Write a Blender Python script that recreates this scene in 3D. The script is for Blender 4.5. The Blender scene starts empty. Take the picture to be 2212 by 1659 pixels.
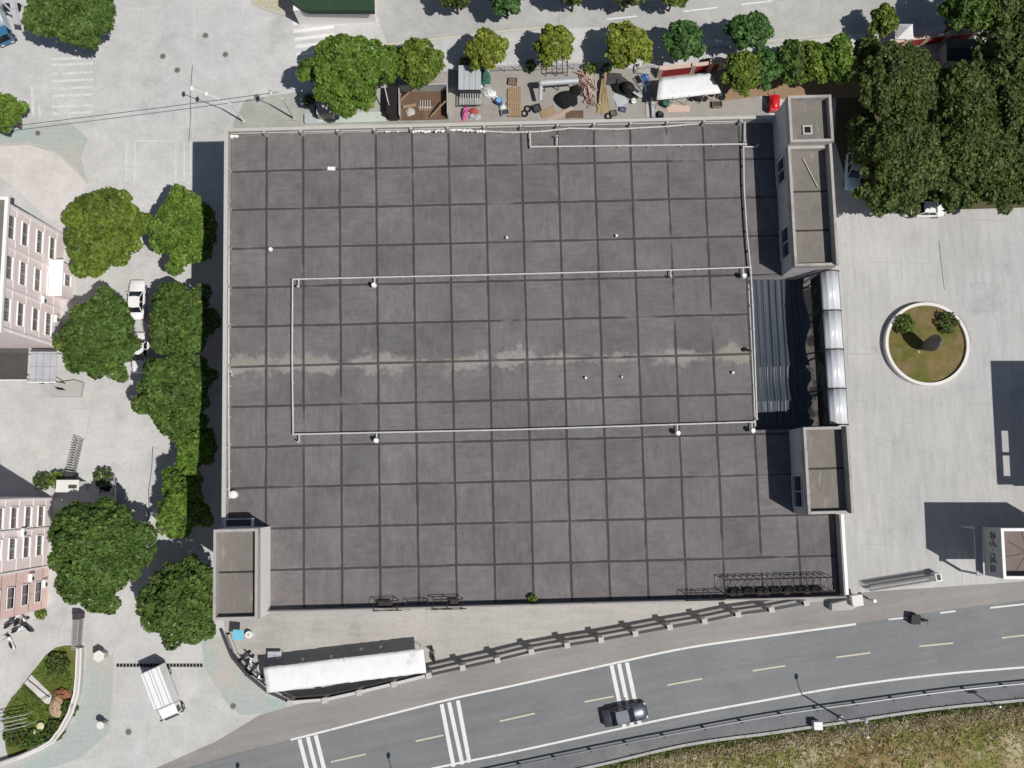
import bpy, math, random
import numpy as np
from mathutils import Vector
R = math.radians
scene = bpy.context.scene
# ---------------------------------------------------------------- camera, sky, sun, exposure
F_PX, TILT, CAM_H = 2052.1, R(6.1), 104.0
cam_d = bpy.data.cameras.new("camera"); cam = bpy.data.objects.new("camera", cam_d)
scene.collection.objects.link(cam); scene.camera = cam
cam.location = (0, 0, CAM_H); cam.rotation_euler = (TILT, 0, 0)
cam_d.sensor_width = 36.0; cam_d.lens = 36.0 * F_PX / 2212.0; cam_d.clip_end = 2000; cam_d.clip_start = 1
SUN_EL, SUN_X, SUN_Y = R(59.5), 0.857, -0.515          # direction towards the sun in plan
world = bpy.data.worlds.new("World"); scene.world = world; world.use_nodes = True
wn = world.node_tree; bgn = wn.nodes["Background"]; sky = wn.nodes.new("ShaderNodeTexSky")
sky.sky_type = 'NISHITA'; sky.sun_disc = False; sky.sun_elevation = SUN_EL
sky.sun_rotation = math.atan2(SUN_X, SUN_Y); wn.links.new(sky.outputs[0], bgn.inputs[0])
bgn.inputs[1].default_value = 0.05
sl = bpy.data.lights.new("sun", 'SUN'); sl.energy = 3.75; sl.angle = R(0.5); sl.color = (1.0, 0.965, 0.91)
sun = bpy.data.objects.new("sun", sl); scene.collection.objects.link(sun)
sv = Vector((SUN_X * math.cos(SUN_EL), SUN_Y * math.cos(SUN_EL), math.sin(SUN_EL)))
sun.rotation_euler = sv.to_track_quat('Z', 'Y').to_euler(); sun.location = (30, -20, 120)
vs = scene.view_settings; vs.view_transform = 'Standard'; vs.look = 'None'; vs.exposure = 0.0; vs.gamma = 1.0
# ---------------------------------------------------------------- helpers
col = scene.collection
_s, _c = math.sin(TILT), math.cos(TILT)
def G(x, y, z=0.0):
    """survey point: plan position (metres) of a spot measured on the 2212 px wide aerial photo, at height z"""
    u = (x - 1106) / F_PX; v = -(y - 829.5) / F_PX; t = (CAM_H - z) / (_c - v * _s)
    return Vector((u * t, (v * _c + _s) * t, z))
class MB:
    def __init__(s): s.v = []; s.f = []
    def add(s, vs_, fs): o = len(s.v); s.v += [tuple(p) for p in vs_]; s.f += [tuple(i + o for i in f) for f in fs]; return s
    def box(s, x0, x1, y0, y1, z0, z1):
        return s.add([(x0,y0,z0),(x1,y0,z0),(x1,y1,z0),(x0,y1,z0),(x0,y0,z1),(x1,y0,z1),(x1,y1,z1),(x0,y1,z1)],
                     [(0,3,2,1),(4,5,6,7),(0,1,5,4),(1,2,6,5),(2,3,7,6),(3,0,4,7)])
    def prism(s, pts, z0, z1):
        a = sum(pts[i][0]*pts[(i+1)%len(pts)][1]-pts[(i+1)%len(pts)][0]*pts[i][1] for i in range(len(pts)))
        if a < 0: pts = pts[::-1]
        n = len(pts)
        return s.add([(p[0],p[1],z0) for p in pts]+[(p[0],p[1],z1) for p in pts],
                     [tuple(range(n))[::-1], tuple(range(n,2*n))]+[(i,(i+1)%n,n+(i+1)%n,n+i) for i in range(n)])
    def sheet(s, pts, z=0):
        a = sum(pts[i][0]*pts[(i+1)%len(pts)][1]-pts[(i+1)%len(pts)][0]*pts[i][1] for i in range(len(pts)))
        if a < 0: pts = pts[::-1]
        return s.add([(p[0],p[1],z) for p in pts], [tuple(range(len(pts)))])
    def strip(s, pts, w, z=0, h=0):
        """a band (or a low wall when h > 0) along a polyline in plan"""
        P = [Vector((p[0],p[1])) for p in pts]; L=[]; Rr=[]
        for i in range(len(P)):
            d = (P[min(i+1,len(P)-1)]-P[max(i-1,0)]).normalized(); n = Vector((-d.y,d.x))*w/2
            L.append(P[i]+n); Rr.append(P[i]-n)
        n = len(P)
        if not h:
            return s.add([(p.x,p.y,z) for p in Rr]+[(p.x,p.y,z) for p in L], [(i,i+1,n+i+1,n+i) for i in range(n-1)])
        vs_ = [(p.x,p.y,zz) for zz in (z,z+h) for p in Rr]+[(p.x,p.y,zz) for zz in (z,z+h) for p in L]
        fs = []
        for i in range(n-1):
            fs += [(n+i,n+i+1,3*n+i+1,3*n+i),(i,i+1,n+i+1,n+i),(2*n+i+1,2*n+i,3*n+i,3*n+i+1),(i+1,i,2*n+i,2*n+i+1)]
        fs += [(0,n,3*n,2*n),(n-1,3*n-1,4*n-1,2*n-1)]
        return s.add(vs_, fs)
    def tube(s, p0, p1, r, n=8, r1=None):
        p0, p1 = Vector(p0), Vector(p1); d = (p1-p0).normalized(); r1 = r if r1 is None else r1
        a = d.cross(Vector((0,0,1)) if abs(d.z) < .9 else Vector((1,0,0))).normalized(); b = d.cross(a)
        q = [a*math.cos(t)+b*math.sin(t) for t in [2*math.pi*i/n for i in range(n)]]
        return s.add([p0+e*r for e in q]+[p1+e*r1 for e in q],
                     [(i,(i+1)%n,n+(i+1)%n,n+i) for i in range(n)][::1]+[tuple(range(n)),tuple(range(2*n-1,n-1,-1))])
    def path(s, pts, r, n=8):
        for a, b in zip(pts, pts[1:]): s.tube(a, b, r, n)
        return s
    def cyl(s, x, y, z0, z1, r0, r1=None, n=20):
        return s.tube((x,y,z0), (x,y,z1), r0, n, r1)
    def dome(s, x, y, z, rx, ry, rz, n=14, m=7, seed=0, rough=0.0, full=False):
        rnd = random.Random(seed); lo = -math.pi/2 if full else 0.0; rows=[]
        for j in range(m+1):
            t = lo+(math.pi/2-lo)*j/m
            rows.append([(x+rx*math.cos(t)*math.cos(a)*(1+rough*rnd.uniform(-1,1)), y+ry*math.cos(t)*math.sin(a)*(1+rough*rnd.uniform(-1,1)), z+rz*math.sin(t)*(1+rough*rnd.uniform(-1,1)))
                         for a in [2*math.pi*i/n for i in range(n)]])
        v=[p for r in rows for p in r]
        return s.add(v, [(j*n+i, j*n+(i+1)%n, (j+1)*n+(i+1)%n, (j+1)*n+i) for j in range(m) for i in range(n)])
    def build(s, name, mat, parent=None, bevel=0.0, smooth=False, kind=None):
        me = bpy.data.meshes.new(name); me.from_pydata(s.v, [], s.f); me.validate(); me.update()
        me.materials.append(mat); o = bpy.data.objects.new(name, me); col.objects.link(o)
        if parent is not None: o.parent = parent
        if kind: o["kind"] = kind
        if smooth:
            for p in me.polygons: p.use_smooth = True
        if bevel:
            b = o.modifiers.new("bevel", 'BEVEL'); b.width = bevel; b.segments = 2; b.limit_method = 'ANGLE'
        return o
def tag(o, label, cat, group=None):
    o["label"] = label; o["category"] = cat
    if group: o["group"] = group
    return o
def thing(name, label, cat, loc=(0,0,0), rz=0.0, group=None):
    o = bpy.data.objects.new(name, None); col.objects.link(o); o.empty_display_size = .3
    o.location = loc; o.rotation_euler = (0,0,rz); return tag(o, label, cat, group)
def copy_tree(o, parent=None):
    c = o.copy(); col.objects.link(c); c.parent = parent
    for ch in [k for k in bpy.data.objects if k.parent == o]: copy_tree(ch, c)
    return c
def ang(p, q): return math.atan2(q[1]-p[1], q[0]-p[0])
# ---------------------------------------------------------------- materials
class NT:
    def __init__(s, name, rough=.9, metal=0.0, spec=.3):
        s.m = bpy.data.materials.new(name); s.m.use_nodes = True; s.t = s.m.node_tree; s.b = s.t.nodes["Principled BSDF"]
        s.b.inputs["Roughness"].default_value = rough; s.b.inputs["Metallic"].default_value = metal
        s.b.inputs["Specular IOR Level"].default_value = spec
        s.co = s.t.nodes.new("ShaderNodeTexCoord").outputs["Object"]
    def lk(s, a, i):
        if hasattr(a, "links"): s.t.links.new(a, i)
        else: i.default_value = a
    def ma(s, op, a, b=0.0, c=0.0):
        n = s.t.nodes.new("ShaderNodeMath"); n.operation = op
        s.lk(a, n.inputs[0]); s.lk(b, n.inputs[1]); s.lk(c, n.inputs[2]); return n.outputs[0]
    def noise(s, scale, detail=5, rough=.6, vec=None, stretch=None, out=0, srot=0.0):
        v = vec if vec is not None else s.co
        if stretch:
            mp = s.t.nodes.new("ShaderNodeMapping"); s.t.links.new(v, mp.inputs[0]); mp.inputs["Rotation"].default_value = (0,0,srot); s.t.links.new(v, mp.inputs[0])
            m2 = s.t.nodes.new("ShaderNodeMapping"); s.t.links.new(mp.outputs[0], m2.inputs[0]); m2.inputs["Scale"].default_value = stretch; v = m2.outputs[0]
        n = s.t.nodes.new("ShaderNodeTexNoise"); s.t.links.new(v, n.inputs["Vector"]); n.inputs["Scale"].default_value = scale
        n.inputs["Detail"].default_value = detail; n.inputs["Roughness"].default_value = rough; return n.outputs[out]
    def step(s, x, a, b):
        n = s.t.nodes.new("ShaderNodeMapRange"); n.interpolation_type = 'SMOOTHSTEP'
        s.lk(x, n.inputs[0]); n.inputs[1].default_value = a; n.inputs[2].default_value = b; return n.outputs[0]
    def mix(s, f, a, b):
        n = s.t.nodes.new("ShaderNodeMix"); n.data_type = 'RGBA'; s.lk(f, n.inputs[0])
        for i, q in ((6,a),(7,b)): s.lk(q if hasattr(q,"links") else (*q,1.0), n.inputs[i])
        return n.outputs[2]
    def scale(s, c, f):
        n = s.t.nodes.new("ShaderNodeVectorMath"); n.operation = 'SCALE'
        s.lk(c if hasattr(c,"links") else tuple(c), n.inputs[0]); s.lk(f, n.inputs["Scale"]); return n.outputs[0]
    def xyz(s):
        n = s.t.nodes.new("ShaderNodeSeparateXYZ"); s.t.links.new(s.co, n.inputs[0]); return n.outputs
    def vary(s, amt, *args, **kw):
        return s.ma('MULTIPLY_ADD', s.ma('SUBTRACT', s.noise(*args, **kw), .5), 2*amt, 1.0)
    def bump(s, h, dist=.02, st=.6):
        n = s.t.nodes.new("ShaderNodeBump"); n.inputs["Strength"].default_value = st; n.inputs["Distance"].default_value = dist
        s.t.links.new(h, n.inputs["Height"]); s.t.links.new(n.outputs[0], s.b.inputs["Normal"])
    def out(s, c): s.lk(c, s.b.inputs["Base Color"]); return s.m
def mat(name, c, var=.12, scale=.5, fine=.08, fscale=7.0, rough=.85, metal=0.0, stain=None, samt=(.55,.7), sscale=.25, stretch=None, spec=.3):
    n = NT(name, rough, metal, spec)
    f = n.vary(var, scale, 6, .62, stretch=stretch)
    if fine: f = n.ma('MULTIPLY', f, n.vary(fine, fscale, 4, .7))
    cc = n.scale(c, f)
    if stain: cc = n.mix(n.step(n.noise(sscale, 7, .65), *samt), cc, n.scale(stain, f))
    return n.out(cc)
# ---------------------------------------------------------------- the setting's materials
def ground_mat(name, c, dark, warm, joint=None, jw=.012, rot=0.0, joff=(0,0), streak=(1,1,1)):
    n = NT(name, .93, 0, .2)
    f = n.vary(.30, .055, 7, .68); f = n.ma('MULTIPLY', f, n.vary(.30, .5, 7, .72, stretch=streak, srot=-rot)); f = n.ma('MULTIPLY', f, n.vary(.22, 3.0, 6, .78))
    cc = n.scale(c, f)
    cc = n.mix(n.ma('MULTIPLY', n.step(n.noise(.16, 8, .68), .53, .74), .55), cc, n.scale(dark, f))
    cc = n.mix(n.ma('MULTIPLY', n.step(n.noise(.09, 7, .62, out=0), .50, .72), .5), cc, n.scale(warm, f))
    cr = n.ma('ABSOLUTE', n.ma('SUBTRACT', n.noise(.075, 5, .55), .5))
    cc = n.mix(n.ma('MULTIPLY', n.ma('SUBTRACT', 1.0, n.step(cr, .0008, .0022)), .12), cc, n.scale(c, .45))
    if joint:
        mp = n.t.nodes.new("ShaderNodeMapping"); n.t.links.new(n.co, mp.inputs[0]); mp.inputs["Rotation"].default_value = (0,0,rot); mp.inputs["Location"].default_value = (*joff, 0)
        sp = n.t.nodes.new("ShaderNodeSeparateXYZ"); n.t.links.new(mp.outputs[0], sp.inputs[0])
        for k in (0,1):
            fr = n.ma('ABSOLUTE', n.ma('SUBTRACT', n.ma('FRACT', n.ma('DIVIDE', sp.outputs[k], joint[k])), .5))
            cc = n.mix(n.ma('MULTIPLY', n.step(fr, .5-jw*1.6, .5-jw*.6), n.ma('MULTIPLY', n.step(n.noise(.22,3), .42,.72), .6)), cc, n.scale(c, .62))
    return n.out(cc)
m_ground = ground_mat("pale concrete", (.525,.52,.51), (.34,.335,.33), (.50,.49,.44), (5.2,4.6), .006, .08)
m_plaza = ground_mat("plaza concrete", (.465,.46,.452), (.29,.288,.285), (.50,.49,.455), (6.1,5.2), .006, .03, streak=(3.0,.35,1))
m_street = ground_mat("street concrete", (.42,.42,.405), (.34,.335,.325), (.46,.45,.40), (30,4.2), .004, .1)
m_court = ground_mat("rough court paving", (.42,.40,.378), (.23,.215,.205), (.49,.47,.435), (2.2,1.1), .010, .03, streak=(.5,2.4,1))
m_shoulder = ground_mat("road shoulder", (.285,.268,.255), (.225,.215,.208), (.315,.305,.28), None, streak=(.2,2.2,1), rot=R(11))
m_asphalt = ground_mat("worn asphalt", (.202,.209,.215), (.155,.16,.167), (.225,.227,.225), None, streak=(.16,2.4,1), rot=R(11))
m_yard = ground_mat("yard paving", (.33,.31,.285), (.17,.16,.15), (.40,.36,.30), (3.2,2.6), .012, .05)
m_pavg = ground_mat("grey-green paving", (.375,.38,.345), (.26,.265,.24), (.42,.43,.37), (1.2,1.2), .012, .03)
m_humus = ground_mat("leaf litter", (.10,.085,.05), (.06,.055,.035), (.13,.115,.06))
m_soil = ground_mat("bare soil", (.30,.20,.13), (.20,.14,.09), (.36,.28,.19))
m_gravel = ground_mat("gutter gravel", (.17,.175,.185), (.09,.095,.09), (.30,.30,.28), None)
m_cream = ground_mat("cream paving", (.60,.56,.53), (.48,.46,.44), (.62,.60,.56), (4,4), .005, .3)
def worn_paint(name, c, under, a, b):
    n = NT(name, .85); f = n.vary(.15, 3, 5)
    w = n.step(n.ma('ADD', n.ma('MULTIPLY', n.noise(3.2, 7, .78), .7), n.ma('MULTIPLY', n.noise(.35, 4, .6), .3)), a, b)
    return n.out(n.mix(w, n.scale(c, f), n.scale(under, f)))
m_white = worn_paint("road paint", (.74,.735,.72), (.26,.265,.27), .54, .66)
m_fresh = mat("white paint bars", (.72,.72,.71), .15, 1.2, .15, 8)
m_worn = worn_paint("worn road paint", (.66,.655,.65), (.50,.495,.485), .46, .60)
m_yellow = worn_paint("faded yellow paint", (.60,.56,.42), (.24,.245,.24), .53, .66)
def paver(name, cs):
    n = NT(name, .9); f = n.vary(.18, 2.2, 5, .7)
    br = n.t.nodes.new("ShaderNodeTexBrick"); n.t.links.new(n.co, br.inputs[0]); br.inputs["Scale"].default_value = 1.0
    br.inputs["Brick Width"].default_value = .6; br.inputs["Row Height"].default_value = .6; br.inputs["Mortar Size"].default_value = .02
    for i, k in enumerate(("Color1","Color2","Mortar")): br.inputs[k].default_value = (*cs[i],1)
    cc = n.mix(n.step(n.noise(.14, 6, .6), .44,.60), br.outputs[0], cs[3])
    cc = n.mix(n.step(n.noise(.21, 6, .6, stretch=(1,1,4)), .50,.66), cc, cs[4])
    return n.out(n.scale(cc, f))
m_paver = paver("mottled pavers", ((.42,.45,.43),(.40,.44,.42),(.36,.38,.36),(.46,.44,.40),(.37,.44,.42)))
m_paver2 = paver("yellow pavers", ((.52,.46,.34),(.47,.43,.33),(.38,.35,.28),(.36,.46,.38),(.52,.46,.42)))
m_kerb = mat("kerb stone", (.50,.48,.44), .12, .8, .1)
m_coping = mat("pale coping", (.74,.72,.68), .12, .6, .08)
def grass_mat(name, g1, g2, dry, s=.25):
    n = NT(name, .95, 0, .1); f = n.ma('MULTIPLY', n.vary(.5, 1.4, 7, .75), n.vary(.35, 9, 3, .8))
    cc = n.mix(n.step(n.noise(s, 7, .62), .40,.60), g1, g2); cc = n.mix(n.step(n.noise(s*1.7, 8, .66, stretch=(1,1,3)), .47,.62), cc, dry)
    return n.out(n.scale(cc, f))
m_slope = grass_mat("dry slope", (.19,.20,.055), (.25,.175,.09), (.42,.36,.23), .15)
m_lawn = grass_mat("garden lawn", (.10,.145,.03), (.13,.15,.04), (.17,.16,.06), .3)
m_bedgrass = grass_mat("planter grass", (.12,.125,.035), (.17,.135,.05), (.20,.15,.075), .3)
# ---------------------------------------------------------------- ground, roads, paving
def D(pts, z=0.0): return [G(x,y,z) for x,y in pts]
def sheet(name, pts, z, m): return MB().sheet(D(pts), z).build(name, m, kind="structure")
MB().sheet([(-400,-400),(400,-400),(400,400),(-400,400)], 0).build("ground", m_ground, kind="structure")
sheet("street", [(838,99),(1106,68),(1300,58),(1659,98),(1825,76),(2300,30),(2300,-300),(808,-300),(808,20)], .004, m_street)
sheet("plaza", [(1795,420),(2500,395),(2500,1262),(2212,1262),(1870,1268),(1830,1290),(1780,1290)], .004, m_plaza)
N_EDGE = [(380,1665),(520,1625),(628,1598),(688,1583),(953,1515),(1106,1481.5),(1321,1434),(1481,1400),(1659,1374),(1849,1348),(1960,1330),(2212,1296),(2600,1250)]
S_EDGE = [(700,1712),(963,1654),(1106,1625),(1343.5,1573),(1481,1544),(1659,1511.5),(1834,1481.5),(2019,1458),(2212,1441.5),(2600,1412)]
CURB = [(900,1732),(1256,1658),(1481,1606.5),(1659,1581.5),(1709,1574),(1846,1554),(2016,1529),(2212,1509),(2600,1470)]
RAIL = [(700,1735),(1106,1651.5),(1276,1616.5),(1421,1588),(1659,1544),(1859,1515),(2034,1491.5),(2212,1473),(2600,1440)]
def smooth(P, n=6):
    out=[]
    for i in range(len(P)-1):
        p0,p1,p2,p3=P[max(i-1,0)],P[i],P[i+1],P[min(i+2,len(P)-1)]
        for k in range(n):
            t=k/n; out.append(tuple(.5*(2*b_+(c_-a_)*t+(2*a_-5*b_+4*c_-d_)*t*t+(3*b_-a_-3*c_+d_)*t**3) for a_,b_,c_,d_ in zip(p0,p1,p2,p3)))
    return out+[P[-1]]
RAIL0 = RAIL; N_EDGE, S_EDGE, CURB, RAIL = smooth(N_EDGE), smooth(S_EDGE), smooth(CURB), smooth(RAIL, 16)
sheet("shoulder", [(330,1662),(470,1600),(560,1545),(640,1522),(780,1498),(1000,1445),(1225,1396),(1446,1357),(1665,1319),(1740,1303),(1850,1282),(1880,1278),(2212,1256),(2600,1220)]+N_EDGE[::-1], .008, m_shoulder)
sheet("road", N_EDGE+[(2600,1420)]+[(x,y+4) for x,y in S_EDGE[::-1]][1:]+[(600,1780),(200,1760)], .012, m_asphalt)
sheet("road verge", [(x,y+4) for x,y in S_EDGE]+[(2600,1442)]+[(x,y) for x,y in RAIL[::-1]][1:], .008, m_asphalt)
sheet("gutter", RAIL+CURB[::-1], .010, m_gravel)
sheet("court", [(482,1325),(1106,1290),(1826,1270),(1826,1296),(1745,1302),(1665,1317),(1446,1354),(1225,1393),(1000,1441),(852,1478),(703,1511),(628,1516),(575,1500),(545,1478),(512,1440),(490,1400)], .012, m_court)
sheet("sidewalk", [(485,1372),(490,1400),(512,1440),(545,1478),(575,1503),(640,1520),(600,1540),(520,1545),(490,1520),(440,1440),(435,1380)], .006, m_paver)
sheet("yard ground", [(815,330),(818,262),(820,170),(1000,150),(1400,148),(1560,150),(1640,205),(1672,262),(1672,330)], .008, m_yard)
sheet("yard pavement", [(500,330),(505,262),(530,215),(660,196),(820,178),(818,330)], .007, m_pavg)
sheet("soil strip", [(1560,150),(1840,120),(1860,210),(1700,215),(1640,208),(1562,218)], .011, m_soil)
sheet("grove floor", [(1810,150),(2500,80),(2500,440),(1990,455),(1880,450),(1825,380),(1802,300)], .006, m_humus)
sheet("corner plaza", [(-60,318),(60,312),(95,318),(120,330),(190,395),(150,470),(132,500),(20,395),(-60,350)], .006, m_cream)
sheet("corner pavement", [(-40,290),(60,272),(150,262),(190,300),(175,340),(190,395),(120,330),(60,312),(-40,318)], .007, m_paver)
sheet("north pavement", [(540,-40),(548,8),(575,20),(620,33),(660,37),(760,28),(808,24),(808,-40)], .009, m_paver2)
MB().strip(D([(540,-30),(548,9),(575,21),(620,34),(660,38),(760,29),(810,25)]), .22, .0, .12).build("north kerb", m_kerb, kind="structure")
MB().strip(D([(-40,316),(60,311),(95,317),(120,329),(150,352),(190,396)]), .22, .0, .12).build("corner kerb", m_kerb, kind="structure")
MB().strip(D([(1500,104),(1660,90),(1825,74)]), .3, 0, .12).build("street kerb", m_kerb, kind="structure")
lw = lambda zx, zy: (zx/2.675*.54, (2440+zy/2.675)*.54)
sheet("west pavement", [lw(*p) for p in [(925,395),(1215,490),(1195,1100),(1175,1300),(870,1580),(600,1680),(-100,1800),(-100,1700),(100,1600),(590,1400),(740,1180),(850,930),(905,650)]], .006, m_paver)
MB().strip(D([lw(*p) for p in [(1215,470),(1210,700),(1198,1000),(1185,1140)]]), .15, 0, .1).build("west kerb", m_kerb, kind="structure")
sheet("garden", [lw(*p) for p in [(835,375),(700,380),(600,400),(490,480),(400,600),(330,680),(230,820),(130,930),(50,1060),(25,1150),(45,1300),(60,1480),(90,1580),(590,1400),(690,1260),(760,1070),(830,720),(845,430)]], .012, m_lawn)
# far slope: a bumpy grass bank beyond the road
def slope():
    rnd = random.Random(4); me = MB(); nx, ny = 90, 26
    top = [G(900+ i*(1750/(nx-1)), 0) for i in range(nx)]
    cx = [p[0] for p in CURB]; cy = [p[1] for p in CURB]; rows=[]
    for j in range(ny):
        row=[]
        for i in range(nx):
            X = 880+i*(1740/(nx-1)); Y = np.interp(X, cx, cy)+4+j*14
            p = G(X, Y); t = min(1, j/4)
            row.append((p.x, p.y, .02+t*(.12+rnd.uniform(-.05,.22)+.14*(1+math.sin(i*.31+j*.2))*t)-.0*j))
        rows.append(row)
    v = [p for r in rows for p in r]
    me.add(v, [(j*nx+i, (j+1)*nx+i, (j+1)*nx+i+1, j*nx+i+1) for j in range(ny-1) for i in range(nx-1)])
    from mathutils.bvhtree import BVHTree
    me.build("slope", m_slope, kind="structure", smooth=True); return BVHTree.FromPolygons(me.v, me.f)
slope_tree = slope()
MB().strip([(p.x,p.y) for p in D([(x,y+2) for x,y in CURB])], .28, 0, .22).build("gutter kerb", mat("gutter concrete", (.40,.40,.39), .3, .7), kind="structure")
def crack(name, pts, w, z=.0095): MB().strip(D(pts), w, z).build(name, m_crack, kind="structure")
m_crack = mat("crack", (.17,.165,.16), .3, 2)
crack("pavement crack", [(330,965),(328,1010),(321,1060),(322,1100),(314,1150)], .10); crack("pavement crack", [(416,140),(411,200),(412,250),(408,305)], .09); crack("pavement crack", [(2028,520),(2033,570),(2040,626)], .09)
# painted markings
def marks(name, m, quads, z=.02):
    b = MB()
    for q in quads: b.sheet(D(q), z)
    return b.build(name, m, kind="structure")
def line(name, m, pts, w, z=.02): return MB().strip(D(pts), w, z).build(name, m, kind="structure")
line("road edge line", m_white, [p for p in N_EDGE if 620 < p[0] < 1852], .21)
line("road edge line", m_white, S_EDGE, .21)
for i, (a, b) in enumerate([((715,1646),(790,1629)),((898,1601),(958,1588)),((1080,1558),(1155,1541)),((1263,1516),(1326,1504)),((1441,1480),(1517,1466)),((1626,1449),(1696,1438)),((1806,1420),(1880,1410)),((1986,1396),(2059,1389)),((2164,1378),(2240,1369))]):
    line("lane dash", m_yellow, [a,b], .15)
for a, b in [((1919,1338),(1959,1334)),((2031,1324),(2064,1320)),((2139,1313),(2230,1303)),((1311,42),(1376,35)),((1476,25),(1550,16)),((1600,10),(1668,2))]:
    line("lane dash", m_white, [a,b], .17)
line("street edge line", m_yellow, [(823,97),(960,82),(1106,65),(1200,57)], .14, .012)
line("street edge line", m_worn, [(420,10),(416,300)], .05, .012)
b = MB()
for xs, y0, y1, dx in [((647,665,682),(1597,1592,1588),(1690,1688,1684),(24,24,24)), ((954,970,989),(1521,1517,1513),(1656,1651,1647),(26,29,25)), ((1321,1337,1354),(1437,1434,1431),(1574,1570,1567),(29,29,29))]:
    for x, a, c_, d in zip(xs, y0, y1, dx): b.strip(D([(x,a),(x+d,c_)]), .42, .021)
b.build("rumble stripes", m_white, kind="structure")
b = MB()
for x0,y0,x1,y1 in [(632,51,719,43),(634,68,721,58),(636,85,722,75),(638,101,722,91),(640,118,690,112),(640,134,680,129)]: b.strip(D([(x0,y0),(x1,y1)]), .42, .013)
b.build("crosswalk", m_fresh, kind="structure")
b = MB()
for y in (128,141,160,176,192,208,231,246): b.strip(D([(112,y),(201,y-4)]), .32, .013)
b.build("crosswalk", m_worn, kind="structure")
b = MB()
for x in (274,292,380,398,412): b.strip(D([(x,306),(x-2 if x<300 else x,396)]), .16, .013)
for y in (304,): b.strip(D([(292,y),(380,y)]), .13, .013)
b.strip(D([(69,185),(72,250)]), .3, .013); b.strip(D([(84,225),(86,252)]), .25, .013)
b.build("parking lines", m_worn, kind="structure")
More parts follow.
